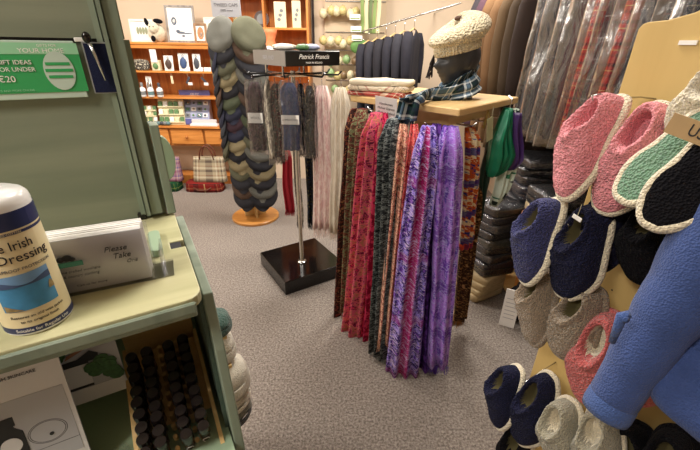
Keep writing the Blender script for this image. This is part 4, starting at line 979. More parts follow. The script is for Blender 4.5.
stand_scarf(275, 84, 156, .07, w_red, 'dark red speckled scarf between the silver and the denim scarves', 2.30, seed=3, film=True, th=.028)
stand_scarf(289, 83, 150, .095, w_blue, 'denim blue scarf in a clear sleeve with a cream band', 2.12, film=True, lab=(.48, .05, 'LAMBSWOOL'), seed=4, fringe=0, th=.03)
stand_scarf(300.5, 84, 148, .045, w_drk, 'dark navy tartan scarf just right of the denim scarf', 2.20, seed=5, fringe=.05)
stand_scarf(309, 86, 152, .055, w_char, 'charcoal checked scarf with a dark fringe before the pink scarf', 2.16, seed=6, fringe=.05, film=True)
stand_scarf(286, 150, 212, .075, w_crm, 'plain crimson scarf hanging low behind the denim scarf', 2.62, seed=7, fringe=.03)
stand_scarf(295, 120, 222, .05, w_gry, 'warm grey scarf hanging behind the chrome pole', 2.58, seed=8, fringe=.05)
stand_scarf(308, 120, 222, .06, w_drk, 'long dark tartan scarf behind the charcoal one', 2.56, seed=9, fringe=.06)
stand_scarf(322, 86, 228, .125, w_pnk, 'long blush pink scarf hanging straight on the spinner', 2.26, seed=10, ple=4, fringe=.07, th=.05, wb=.15)
stand_scarf(341, 88, 232, .12, w_wht, 'long ivory scarf, rightmost on the spinner', 2.22, seed=11, ple=4, fringe=.07, th=.05, wb=.145)
stand_scarf(316, 120, 216, .05, w_gry, 'grey scarf glimpsed between the tartan and pink scarves', 2.50, seed=12, fringe=.05)

# ------------------------------------------------------------------ central scarf table
TC = Vector((.385, 1.785, 0)); TA = math.radians(-3)
TZ = 1.30
nN, nR, nL, nB = PZ(438, 107, TZ), PZ(519, 97, TZ), PZ(350, 95, TZ), None
# square top seen cornerwise: near corner nN, right nR, left nL
tctr = (Vector(nR) + Vector(nL)) / 2; tctr.z = 0
hd = (nR - nL).length / 2
ang = math.atan2((nR - nL).y, (nR - nL).x)
tb = thing('scarf_table', 'square pale wood table on a central post hung round with woven scarves', 'display table', tctr, ang + PI / 4)
sd = hd * math.sqrt(2)
MB().box((0, 0, TZ - .014), (sd, sd, .028), bev=.004).build('table_top', Mt['birch'], tb)
MB().box((0, 0, TZ - .055), (sd * .72, sd * .72, .054)).build('apron', Mt['birch'], tb, bevel=.003)
MB().box((0, 0, .63), (.12, .12, 1.18), bev=.004).build('centre_post', Mt['birch'], tb)
for a in (0, PI / 2, PI, 3 * PI / 2):
    MB().box((.16 * math.cos(a + PI / 4 + .0), .16 * math.sin(a + PI / 4), .035), (.30, .05, .05), R=RZ(a + PI / 4), bev=.004).build('foot', Mt['birch'], tb)
for k in range(4):
    a = k * PI / 2; R = RZ(a)
    for x in (-.14, 0, .14): MB().tube([R @ Vector((x, sd / 2 * .6, TZ - .08)), R @ Vector((x, sd / 2 - .01, TZ - .08)), R @ Vector((x, sd / 2 + .01, TZ - .065))], .004, 8).build('arm', Mt['chrome'], tb, smooth='all')

dL = (nN - nL); dL.z = 0; dL.normalize(); outL = Vector((dL.y, -dL.x, 0))
dR = (nR - nN); dR.z = 0; dR.normalize(); outR = Vector((dR.y, -dR.x, 0))
outC = Vector((-.10, -1, 0)).normalized(); acC = Vector((1, -.10, 0)).normalized()
def tscarf(face, off, x0, y0, x1, y1, wt, wb, th, m, label, ple=3, seed=0, fringe=.06, fm=None, fold=.7, rot=0, group='woven scarves round the table', name='woven_scarf'):
    P0, out, ac = {'L': (nN, outL, dL), 'R': (nN, outR, dR), 'C': (nN, outC, acC)}[face]
    A = PP(x0, y0, Vector(P0) + out * off, out); B = PP(x1, y1, Vector(P0) + out * off, out)
    if rot: out = RZ(rot) @ out; ac = RZ(rot) @ ac
    return scarf(name, label, 'scarf', A, B, ac, out, wt, wb, th, m, ple, seed, fringe, group, fold, fm=fm)
s_olv = mat_weave('olive_russet_boucle', [(44, 40, 34), (92, 96, 70), (120, 62, 54), (140, 146, 108), (60, 52, 44)], 105, 52.8, squig=(70, 40, 40), seed=1)
s_rus = mat_weave('russet_boucle', [(74, 34, 30), (120, 56, 44), (48, 26, 26), (150, 100, 70)], 120, 48, seed=2)
s_ros = mat_weave('rose_gold_boucle', [(150, 28, 62), (204, 44, 96), (110, 24, 58), (216, 88, 124), (176, 116, 92), (160, 28, 76)], 82.5, 21.6, squig=(226, 120, 110), seed=3)
s_mag = mat_weave('magenta_boucle', [(190, 20, 72), (140, 14, 52), (214, 60, 100)], 90, 28.8, seed=4)
s_chr = mat_weave('charcoal_boucle', [(30, 34, 36), (76, 82, 84), (44, 48, 52), (128, 134, 134), (22, 24, 26)], 112.5, 62.4, squig=(20, 22, 26), seed=5)
s_pch = mat_weave('peach_boucle', [(216, 128, 110), (196, 86, 92), (232, 178, 150), (120, 72, 60), (222, 100, 120)], 90, 57.6, squig=(240, 200, 180), seed=6)
s_crm = mat_weave('crimson_boucle', [(186, 20, 60), (140, 14, 44), (214, 92, 90), (90, 20, 50)], 90, 33.6, squig=(216, 150, 140), seed=7)
s_vio = mat_weave('violet_boucle', [(66, 34, 138), (124, 76, 182), (50, 28, 104), (146, 128, 214), (96, 50, 160)], 75, 21.6, squig=(206, 186, 226), bands=((150, 30, 120), .34, .12, .5), seed=8, vstripe=((170, 18, 96), .030, .052, .85))
s_pur = mat_weave('purple_check', [(128, 74, 176), (100, 56, 158), (156, 110, 200), (88, 60, 150)], 51, 8, squig=(168, 160, 214), bands=((84, 44, 140), .26, .24, .65), seed=9)
s_dpu = mat_weave('deep_purple', [(72, 34, 116), (50, 22, 84), (96, 52, 140)], 75, 24, seed=10)
s_gld = mat_weave('gold_blue_silk', [(206, 160, 60), (40, 50, 120), (196, 90, 40), (228, 210, 170), (70, 90, 160)], 36, 34, rough=.4, bands=((36, 46, 130), .15, .22, .85), seed=11)
s_gdr = mat_weave('silk_red_end', [(190, 30, 36), (206, 70, 40), (120, 30, 70)], 30, 20, rough=.4, seed=12)
s_brz = mat_weave('bronze_crochet', [(96, 62, 34), (150, 106, 60), (60, 40, 26), (182, 140, 90)], 90, 60, squig=(40, 28, 20), seed=13, bump=1)
s_slt = mat_weave('slate_rose_boucle', [(60, 56, 62), (120, 64, 76), (40, 38, 44), (150, 140, 140)], 90, 43.2, seed=14)
g_ = 'woven scarves round the table'
tscarf('L', .00, 351, 109, 337, 322, .05, .045, .05, s_rus, 'narrow russet scarf at the left end of the scarf table', 1, 1)
tscarf('L', .03, 360, 109, 347, 312, .085, .07, .05, s_olv, 'olive and russet flecked scarf, second from the left on the table', 2, 2)
tscarf('L', .05, 375, 113, 352, 335, .085, .13, .055, s_ros, 'rose pink and gold scarf hanging left of the charcoal one', 2, 3)
tscarf('L', .02, 384, 113, 368, 345, .07, .09, .05, s_mag, 'plain magenta scarf tucked between the rose and charcoal scarves', 2, 4, fm=s_slt)
tscarf('L', .08, 393, 119, 380, 352, .095, .115, .065, s_chr, 'charcoal grey flecked scarf hanging below the draped tartan', 3, 5)
tscarf('C', .00, 404, 125, 384, 340, .06, .07, .05, s_pch, 'peach and coral flecked scarf right of the charcoal scarf', 2, 6)
tscarf('C', .01, 414, 125, 398, 352, .06, .08, .05, s_crm, 'crimson flecked scarf between the peach and violet scarves', 2, 7)
tscarf('C', .06, 428, 127, 401, 374, .105, .17, .055, s_vio, 'wide violet scarf with a magenta band at the front corner of the table', 3, 8, fringe=.05)
tscarf('C', .015, 437, 125, 428, 376, .07, .10, .05, s_dpu, 'deep purple scarf in shadow between the violet and purple check scarves', 2, 9)
tscarf('C', .055, 452, 127, 438, 364, .115, .105, .05, s_pur, 'purple checked scarf on the right of the front corner', 2, 10, fringe=.05)
# silk and crochet on the right face
r1 = tscarf('R', .03, 474, 128, 466, 242, .085, .085, .035, s_gld, 'gold and blue patterned silk scarf with red ends', 3, 11, fringe=0, name='silk_scarf')
mb = MB(); cloth(mb, [((0, 0, .0), dR, outR, .088, .036), ((0, 0, -.012), dR, outR, .088, .036), ((0, 0, -.03), dR, outR, .09, .034)], 3, seed=11); mb.build('red_border', s_gdr, r1, smooth='all')
MB().tube([(0, 0, 0)] and [Vector((-.01, 0, (PP(474, 128, nN, outR).z - r1.location.z))), Vector((0, 0, (PP(474, 128, nN, outR).z - r1.location.z) + .07)), Vector((.02, 0, (PP(474, 128, nN, outR).z - r1.location.z) + .01))], .008, 8).build('gold_loop', mat('gold_ribbon', (186, 160, 90), .4), r1, smooth='all')
tscarf('R', .00, 474, 180, 459, 318, .075, .075, .05, s_brz, 'bronze crocheted scarf hanging below the gold silk', 2, 12, fringe=.05)
# bunched green, purple and white silk
A = PP(497, 110, nN + outR * .03, outR); B = PP(494, 204, nN + outR * .02, outR)
g1 = thing('bunched_scarf', 'bunched green, purple and white silk scarf at the right corner of the table', 'scarf', (B.x, B.y, B.z)); H = A.z - B.z
sg_ = mat('emerald_silk', (12, 116, 84), .35, bump=(30, .3)); sp_ = mat('purple_silk', (66, 40, 100), .35, bump=(30, .3)); sw_ = mat_weave('white_black_silk', [(226, 232, 220), (24, 40, 34), (200, 214, 200), (40, 110, 80)], 14, 9, rough=.4); sx_ = mat('dark_green_silk', (16, 52, 44), .35)
def sheet(root, name, m, stn, ple, seed):
    mb = MB(); cloth(mb, dens([(Vector(c), dR, outR, w, t) for c, w, t in stn], 4), ple, seed=seed, fold=.9, wob=.018); return mb.build(name, m, root, smooth='all')
X = lambda a, z, o=0: dR * a + outR * o + Vector((0, 0, z))
sheet(g1, 'green_fold', sg_, [(X(-.045, H), .02, .02), (X(-.055, H * .85), .07, .04), (X(-.06, H * .7), .13, .05), (X(-.05, H * .55), .16, .06), (X(-.055, H * .42), .12, .05), (X(-.075, H * .34), .03, .02)], 4, 1)
sheet(g1, 'purple_fold', sp_, [(X(.01, H * .95, .02), .02, .02), (X(.02, H * .8, .02), .05, .03), (X(.04, H * .62, .02), .07, .04), (X(.05, H * .48, .02), .06, .04), (X(.03, H * .38, .02), .02, .02)], 2, 2)
sheet(g1, 'white_fold', sw_, [(X(.03, H * .98, -.01), .03, .02), (X(.065, H * .7, -.01), .08, .03), (X(.05, H * .4, .0), .11, .04), (X(.01, H * .18, .01), .10, .04), (X(-.02, 0, .01), .04, .02)], 3, 3)
sheet(g1, 'dark_green_tail', sx_, [(X(-.07, H * .8, -.03), .04, .02), (X(-.085, H * .4, -.03), .05, .03), (X(-.085, -.02, -.03), .05, .03), (X(-.085, -.12, -.03), .03, .02)], 2, 4)
MB().tube([Vector(X(-.03, H)), Vector(X(-.02, H + .035)), Vector(X(0, H + .045, -.03))], .003, 6).build('hook', Mt['chrome'], g1)
# pale swing card at the gap
o = thing('swing_card', 'tall pale green card hanging between the gold silk and the green scarf', 'card', PP(490, 128, nN + outR * .05, outR)); MB().box((0, 0, -.005), (.04, .003, .10), R=RZ(math.atan2(dR.y, dR.x)) @ RY(-.25)).build('card', mat('pale_olive_card', (176, 178, 138), .6), o)
MB().tube([(0, 0, .04), (0, 0, .085)], .0015, 6).build('loop', Mt['string'], o)

# things on the table top
def tpz(x, y): return PZ(x, y, TZ)
fp = tpz(384, 94)
mk = mat_tartan('cream_red_check', (222, 210, 186), [(.2, .26, (150, 50, 50)), (.5, .62, (96, 88, 80)), (.8, .84, (150, 50, 50))], .07)
mk2 = mat('oat_wool', (214, 202, 178), .9, bump=(200, .5)); mk3 = mat_tartan('red_check_wool', (170, 70, 64), [(.2, .4, (226, 214, 190)), (.6, .7, (60, 40, 44))], .05)
fc = Vector((.125, 1.775, 0)); fr_ = math.atan2(dL.y, dL.x) + .35
for k, (m_, h, w, l) in enumerate(((mk3, .020, .235, 'red and cream checked folded scarf at the bottom of the stack on the table'), (mk, .022, .24, 'cream checked folded scarf in the middle of the stack on the table'), (mk2, .022, .235, 'plain oat wool folded scarf on top of the stack on the table'))):
    t = thing('folded_scarf', l, 'scarf', (fc.x + .004 * k, fc.y, TZ + .001 + k * .0225), fr_ + .05 * k)
    def fn(u, v, h=h, w=w * 1.2, k=k):
        a = 2 * PI * u; cx = math.copysign(abs(math.cos(a)) ** .35, math.cos(a)); sy = math.copysign(abs(math.sin(a)) ** .35, math.sin(a))
        r_ = [.96, 1, 1.0, .96, .5, 0][int(round(v * 5))]; z = [0, .25, .75, 1, 1.04, 1.05][int(round(v * 5))] * h
        return Vector((cx * w / 2 * r_, sy * .08 * r_ + .006 * math.sin(cx * 6 + k), z * (1 + .15 * math.sin(cx * 5 + k) * sy)))
    MB().grid(fn, 48, 5, cu=True, uvf=lambda u, v: (w * math.cos(2 * PI * u) * (1 - v * .8), .2 * math.sin(2 * PI * u) * (1 - v * .8))).build('folded_cloth', m_, t, smooth='all')
    if k: MB().box((-.02 + .05 * k, -.088, .011), (.03, .003, .012)).build('woven_label', Mt['cream'], t)
# paper notice taped to the left edge
pn = PP(386, 109, nN + outL * .012, outL)
t = thing('paper_notice', 'white paper notice with faint grey lines taped to the table edge', 'notice', pn, R=frame(dL, -outL, Vector((0, 0, 1))) @ RX(.12) @ RY(.03))
MB().box((0, 0, 0), (.118, .0012, .095)).build('sheet', Mt['paper'], t)
for k, (s_, z) in enumerate((('Handwoven', .020), ('Mohair Scarves', .002), ('Made in Ireland', -.016))): text(s_, .015, Mt['greyink'], t, face_T((0, -.0012, z), (1, 0, 0), (0, 0, 1)), shear=.2)

# mannequin head
hp = PZ(452, 98, TZ); hp.z = TZ; KS = .90
HAz = math.radians(203)      # the way the face looks: to the left of the picture
mh = thing('mannequin_head', 'matt black mannequin head looking left on the scarf table', 'mannequin head', hp, HAz); mh.scale = (KS, KS, KS)
mm = mat('mannequin_black', (50, 51, 54), .38, bump=(120, .05))
def g(x, s_): return math.exp(-(x / s_) ** 2)
def hf(u, v):
    lo = 2 * PI * u; la = -PI / 2 + PI * v
    d = Vector((math.cos(la) * math.cos(lo), math.cos(la) * math.sin(lo), math.sin(la)))
    p = Vector((d.x * .100, d.y * .076, d.z * .122))
    if d.z < 0:
        p.x *= 1 - .10 * -d.z; p.y *= 1 - .22 * -d.z
    fwd = max(0, d.x)
    zz = p.z; yy = p.y
    if fwd > 0:
        p.x -= .012 * g(yy, .05) * g(zz + .005, .02) * fwd          # below the brow
        p.x += .008 * g(yy, .05) * g(zz - .030, .02) * fwd         # brow
        p.x += .026 * g(yy, .013) * g(zz + .032, .018) * fwd + .010 * g(yy, .009) * g(zz + .008, .022) * fwd  # nose
        p.x += .011 * g(yy, .022) * g(zz + .060, .006) * fwd + .010 * g(yy, .020) * g(zz + .073, .006) * fwd   # lips
        p.x -= .004 * g(yy, .03) * g(zz + .0665, .003) * fwd
        p.x += .016 * g(yy, .03) * g(zz + .100, .016) * fwd         # chin
        for s_ in (-1, 1): p.x -= .010 * g(yy - s_ * .030, .014) * g(zz + .003, .012) * fwd
    else: p.x -= .012 * g(zz - .02, .07)
    for s_ in (-1, 1):                                                # ears
        p.y += s_ * .010 * g(p.x + .008, .012) * g(zz + .02, .024) * (1 if s_ * d.y > 0 else 0)
    return Vector((p.x, p.y, p.z + .168)) * 1.06
MB().grid(hf, 72, 56, cu=True).build('head', mm, mh, smooth='all')
MB().lathe([(.078, 0), (.080, .006), (.074, .022), (.060, .045), (.052, .08), (.050, .10), (.053, .13), (.053, .15)], 32, c=(-.020, 0, 0)).build('neck_stand', mm, mh, smooth='all')
# knitted beret, tilted back
kn = mat('ivory_rib_knit', (222, 208, 174), .95, bump=(95, 1.0), kind='vor', dist=.012, sheen=.3, var=(60, .08))
br_ = thing('knitted_beret', 'cream chunky knitted beret worn tilted on the black mannequin head', 'hat', hp + Vector((-.004, 0, .200)), R=RZ(HAz) @ RY(.24) @ RX(.06)); br_.scale = (KS, KS, KS)
def bf(u, v):
    a = 2 * PI * u
    if v < .5:
        q = v / .5; r_ = lerp(.108, .140, math.sin(q * PI / 2)); z = lerp(.018, .056, q)
    else:
        q = (v - .5) / .5; r_ = .140 * math.cos(q * PI / 2) ** .8; z = .056 + .062 * math.sin(q * PI / 2)
    seg = 1 + .035 * abs(math.sin(a * 4 + .5 * v)) + .010 * math.sin(a * 36) + .010 * noise.noise(Vector((math.cos(a) * 3, math.sin(a) * 3, v * 4)))
    sl = -.022 * math.cos(a)
    return Vector((r_ * seg * math.cos(a) * 1.02 - .018, r_ * seg * math.sin(a) * .90, z + sl * (z / .1) - .008 * g(r_, .03)))
MB().grid(bf, 72, 26, cu=True).build('crown', kn, br_, smooth='all')
MB().grid(lambda u, v: Vector(((.108 + .0045 * math.cos(2 * PI * v) + .0022 * math.cos(2 * PI * u * 44)) * math.cos(2 * PI * u), (.089 + .0045 * math.cos(2 * PI * v) + .0022 * math.cos(2 * PI * u * 44)) * math.sin(2 * PI * u), .004 + .023 * math.sin(2 * PI * v))), 264, 10, cu=True, cv=True).build('ribbed_band', kn, br_, smooth='all')
MB().blob((-.02, 0, .120), (.020, .016, .010), 12).build('top_button', mat('brown_knit', (84, 60, 50), .9), br_, smooth='all')
# dark tassel hanging beside the face
ts = thing('dark_tassel', 'dark tassel hanging beside the mannequin face below the beret', 'tassel', PT(434, 55, 1.60)); dk = mat('dark_yarn', (36, 28, 28), .9)
mb = MB()
for k in range(14): mb.tube([(0, 0, 0), (rnd.uniform(-.014, .006), rnd.uniform(-.008, .008), -.035), (rnd.uniform(-.026, .002), rnd.uniform(-.01, .01), -rnd.uniform(.07, .10))], .0022, 4)
mb.build('yarn', dk, ts); MB().tube([(0, 0, 0), (.012, 0, .016), (.030, 0, .024)], .003, 6).build('cord', dk, ts)
# tartan scarf wrapped round the neck and drawn over the edge
tt = mat_tartan('blue_tartan', (30, 42, 60), [(.06, .20, (16, 40, 40)), (.28, .40, (214, 222, 224)), (.42, .60, (100, 130, 158)), (.64, .72, (214, 222, 224)), (.80, .92, (24, 56, 50))], .075)
dt = thing('tartan_scarf', 'blue and green tartan scarf round the mannequin neck, fringe hanging over the table edge', 'scarf', hp)
mb = MB(); wr = []
for i in range(25):
    a = HAz + 2 * PI * i / 24; r_ = .076 + .004 * math.sin(3 * a)
    c = Vector((.018 + .0 + r_ * math.cos(a) * 1.05, r_ * math.sin(a) * .92, .046 + .026 * math.cos(a - .3)))
    wr.append((c, Vector((0, 0, 1)) + Vector((math.cos(a), math.sin(a), 0)) * -.3, Vector((math.cos(a), math.sin(a), 0)), .075, .024))
cloth(mb, wr, 2, seed=3, nu=16); mb.build('neck_wrap', tt, dt, smooth='all')
ed = PP(410, 105, nN + outL * .03, outL) - hp
pth = [(PT(478, 66, 1.68) - hp, (.1, 0, 1), (0, -1, .1), .06, .03), (PT(470, 79, 1.60) - hp, (.2, 0, 1), (0, -1, .2), .10, .035), (PT(455, 88, 1.555) - hp, (.45, 0, 1), (0, -1, .3), .11, .035), (PZ(440, 94, TZ + .026) - hp, (.6, .5, .4), (-.1, -.6, .8), .10, .035), (PZ(426, 95, TZ + .026) - hp, (.7, .6, .2), (-.1, -.3, 1), .10, .03), (PZ(416, 99, TZ + .024) - hp, (.75, .55, 0), (-.2, -.3, 1), .10, .028),
       (Vector((ed.x, ed.y, .012)) + outL * .0, dL, outL + Vector((0, 0, .9)), .10, .026), (Vector((ed.x, ed.y, -.02)) + outL * .012, dL, outL, .10, .026), (Vector((ed.x, ed.y, -.055)) + outL * .014 - dL * .006, dL, outL, .105, .026)]
# smooth the path
mb = MB(); cloth(mb, dens(pth), 2, seed=4, nu=18, fold=.8, wob=.008); mb.build('drawn_tail', tt, dt, smooth='all')
fb = MB(); e0 = Vector(pth[-1][0]); strands(fb, e0 - dL * .045 + outL * .006, e0 + dL * .045 + outL * .006, 26, .10, (0, 0, -1), r=.0022, seed=9, jit=.012)
f = fb.build('fringe', tt, dt); f['kind'] = 'stuff'

# ------------------------------------------------------------------ rail of garments along the right wall
RX_, RZ_ = 1.25, 2.02
gr = thing('garment_rail', 'long chrome rail carrying coats and wrapped kilts along the right wall', 'rail', (RX_, 2.2, 0))
MB().tube([(0, -1.6, RZ_), (0, 1.75, RZ_)], .013, 12).build('pole', Mt['chrome'], gr, smooth=True)
for y in (-1.5, .0, 1.7): MB().tube([(0, y, RZ_), (XR - RX_, y, RZ_)], .009, 8).build('bracket', Mt['chrome'], gr)
brn = [mat_weave('%s_tweed' % n_, [tuple(int(v * .85) for v in c), c, tuple(min(255, int(v * 1.12)) for v in c)], 200, 200, const=False, bump=.2) for n_, c in (('tan', (110, 82, 56)), ('fawn', (86, 68, 48)), ('mole', (66, 54, 42)), ('umber', (46, 36, 32)))]
dkc = mat('dark_coat_wool', (46, 40, 46), .9, bump=(200, .3)); plm = mat('plum_coat_wool', (70, 44, 56), .9, bump=(200, .3))
rt_ = mat_tartan('scarlet_tartan', (176, 24, 26), [(.15, .32, (40, 20, 30)), (.5, .54, (220, 200, 120)), (.7, .85, (110, 14, 20))], .075)
bt_ = mat_tartan('charcoal_tartan', (52, 54, 58), [(.2, .4, (22, 22, 26)), (.6, .66, (150, 150, 150)), (.8, .84, (110, 30, 40))], .08)
nt_ = mat_tartan('navy_green_tartan', (30, 38, 52), [(.2, .45, (22, 46, 40)), (.6, .63, (150, 150, 120))], .08); gt_ = mat('slate_flannel', (74, 74, 78), .9, bump=(200, .3)); dg = mat('graphite_flannel', (44, 44, 50), .9, bump=(200, .3))
gl = [(3.55, dkc, 'dark wool coat', 1.05, 0), (3.38, plm, 'plum wool coat', 1.05, 0), (3.20, brn[0], 'tan tweed jacket', 1.05, 0), (2.98, brn[0], 'tan tweed coat', 1.1, 0), (2.80, brn[1], 'fawn tweed coat', 1.1, 0), (2.62, brn[2], 'mole brown coat', 1.1, 0), (2.47, brn[3], 'umber coat', 1.08, 0),
      (2.33, gt_, 'slate kilt', .84, 1), (2.20, dg, 'graphite skirt', .84, 1), (2.07, bt_, 'charcoal tartan kilt', .84, 1), (1.95, dg, 'dark flannel skirt', .84, 1), (1.83, rt_, 'scarlet tartan kilt', .82, 1), (1.72, bt_, 'grey tartan kilt', .83, 1), (1.61, rt_, 'bright scarlet kilt', .82, 1), (1.51, gt_, 'slate flannel skirt', .82, 1), (1.41, bt_, 'charcoal checked kilt', .80, 1), (1.31, nt_, 'navy and green tartan kilt', .80, 1), (1.20, dg, 'black flannel skirt', .80, 1)]
for k, (y, m_, nm, L, bag) in enumerate(gl):
    prev = gl[k - 1][2] if k else None
    garment('hanging_kilt' if 'kilt' in nm else ('hanging_skirt' if 'skirt' in nm else 'hanging_coat'), nm + (', bagged,' if bag else '') + (' hanging in front of the %s' % prev if prev else ' hanging farthest back on the right rail'), 'kilt' if 'kilt' in nm else ('skirt' if 'skirt' in nm else 'coat'), (RX_, y, RZ_ - .105), rnd.uniform(-.06, .06) - (.10 if not bag else .0), .44 if bag else .46, L, .095 if not bag else .07, m_, sleeve=not bag, bag=Mt['bag'] if bag else None, seed=k, flare=1.12 if bag else 1.05, shoulder=.07, group='garments on the right rail')

# ------------------------------------------------------------------ folded stacks under the rail
pk_m = [mat('wrapped_black_knit', (24, 24, 28), .9), mat('wrapped_slate_knit', (58, 60, 66), .9), mat('wrapped_navy_knit', (34, 36, 58), .9), mat('wrapped_moss_knit', (62, 64, 50), .9)]
lowp = thing('low_platform', 'low dark wooden shelf unit against the right wall under the kilts', 'shelf', (1.30, 1.95, 0))
MB().box((0, 0, .30), (.52, 1.3, .02)).build('shelf_board', Mt['raw'], lowp); MB().box((0, 0, .06), (.52, 1.3, .02)).build('shelf_board', Mt['raw'], lowp)
for y in (-.64, 0, .64): MB().box((0, y, .155), (.50, .02, .29)).build('upright', Mt['pinev'], lowp)
def folded(loc, w, d, h, m, label, rz=0, wrap=True, group=None, name='folded_garment', cat='folded garment', seed=0):
    t = thing(name, label, cat, loc, rz, group)
    def fn(u, v, e=0):
        a = 2 * PI * u; cx = math.copysign(abs(math.cos(a)) ** .25, math.cos(a)); sy = math.copysign(abs(math.sin(a)) ** .25, math.sin(a))
        i = int(round(v * 6)); r_ = [0, .97, 1, 1, .985, .6, 0][i]; z = [0, 0, .2, .85, 1.0, 1.02, 1.03][i] * h
        n_ = noise.noise(Vector((cx * 2 + seed, sy * 2, v * 2))) * h * .25
        return Vector((cx * (w / 2 + e) * r_, sy * (d / 2 + e) * r_, max(0, z * (1 + e * 3) + (n_ if i > 1 else 0))))
    MB().grid(fn, 40, 6, cu=True).build('folded_cloth', m, t, smooth='all')
    if wrap: MB().grid(lambda u, v: fn(u, v, .006), 40, 6, cu=True).build('clear_wrap', Mt['film'], t, smooth='all')
    return t
bgm = mat('beige_aran_wool', (206, 188, 150), .95, bump=(150, 1), dist=.006, var=(30, .06)); bgm2 = mat('fawn_aran_wool', (190, 164, 122), .95, bump=(150, 1), dist=.006)
for k in range(4):
    folded((.885 + .006 * k, 2.11 - .0 * k, .001 + k * .044), .27 - .005 * k, .22, .043, bgm, '%s beige folded blanket in the pile on the carpet by the table' % ['bottom', 'second', 'third', 'top'][k], .5 + .06 * k, False, 'beige folded blankets on the carpet', 'folded_blanket', 'blanket', k)
z = .18
for k in range(9):
    h = .046; m_ = pk_m[[0, 2, 1, 0, 3, 0, 1, 2, 0][k]]
    folded((.935 + rnd.uniform(-.015, .015), 2.13 + rnd.uniform(-.015, .015), z), .25, .22, h, m_, 'plastic-wrapped %s knitwear, %s up in the stack on the beige blankets' % (['black', 'navy', 'slate', 'black', 'moss', 'black', 'slate', 'navy', 'black'][k], ['first', 'second', 'third', 'fourth', 'fifth', 'sixth', 'seventh', 'eighth', 'topmost'][k]), .4 + rnd.uniform(-.15, .15), True, 'wrapped knitwear stacks', seed=k); z += h * 1.12
zz_ = {}
for ci, (x, y) in enumerate(((1.22, 2.28), (1.20, 1.94), (1.20, 1.58), (1.42, 2.05))):
    z = .312; n_ = [11, 9, 8, 10][ci]
    for k in range(n_):
        h = .048; kk = rnd.randrange(4); cream_ = (ci == 1 and k == 6); och = (ci == 1 and k == 5)
        m_ = bgm if cream_ else (mat('ochre_knit', (150, 100, 56), .9) if och else pk_m[kk])
        folded((x + rnd.uniform(-.02, .02), y + rnd.uniform(-.02, .02), z), .32 if ci < 3 else .2, .28, h, m_, '%s folded knitwear, %s layer of the %s stack under the kilts' % ('cream' if cream_ else 'ochre' if och else 'plastic-wrapped ' + ['black', 'slate', 'navy', 'moss'][kk], ['bottom', 'second', 'third', 'fourth', 'fifth', 'sixth', 'seventh', 'eighth', 'ninth', 'tenth', 'eleventh'][k], ['far', 'middle', 'near', 'wall-side'][ci]), rnd.uniform(-.12, .12), not (cream_ or och), 'wrapped knitwear stacks', seed=k + ci * 9); z += h * 1.12

# ------------------------------------------------------------------ slipper board
E0 = Vector((.597, .88, 0)); bd = Vector((.42, -.907, 0)).normalized(); bn = Vector((-bd.y, bd.x, 0)) * -1
if bn.dot(CAM - E0) < 0: bn = -bn
BL_, BH = 1.05, 1.553
sb = thing('slipper_board', 'upright plywood board with wire hooks hung with fleece slippers', 'display board', E0)
prof = [(0, 0), (0, BH - .012), (.006, BH - .003), (.016, BH), (.05, BH + .002), (.09, BH + .012), (.13, BH + .03), (.18, BH + .055), (.30, BH + .10), (.6, BH + .14), (BL_, BH + .14), (BL_, 0)]
MB().prism(prof, 0, -.022, lambda a, b, h: bd * a + Vector((0, 0, b)) + bn * h).build('panel', Mt['board'], sb, bevel=.002)
MB().box(bd * .10 + bn * .002 + Vector((0, 0, 1.515)), (.030, .004, .008), R=frame(bd, bn, Vector((0, 0, 1)))).build('white_clip', Mt['whitegl'], sb)
for a in (.05, .6): MB().box(bd * a - bn * .14 + Vector((0, 0, .02)), (.05, .24, .04), R=frame(bd, bn, Vector((0, 0, 1)))).build('foot', Mt['raw'], sb)
def BP(x, y, off=0): return PP(x, y, E0 + bn * off, bn)
mb = MB()
for x, y in ((612, 290), (632, 262), (560, 390), (575, 352), (660, 140), (560, 402), (548, 372), (690, 100), (620, 330)):
    p = BP(x, y, .0) - E0; mb.lathe([(.0022, 0), (.0022, .0006), (0, .0006)], 8, c=p, R=frame(bd, Vector((0, 0, 1)), bn))
mb.build('peg_holes', Mt['ink'], sb)

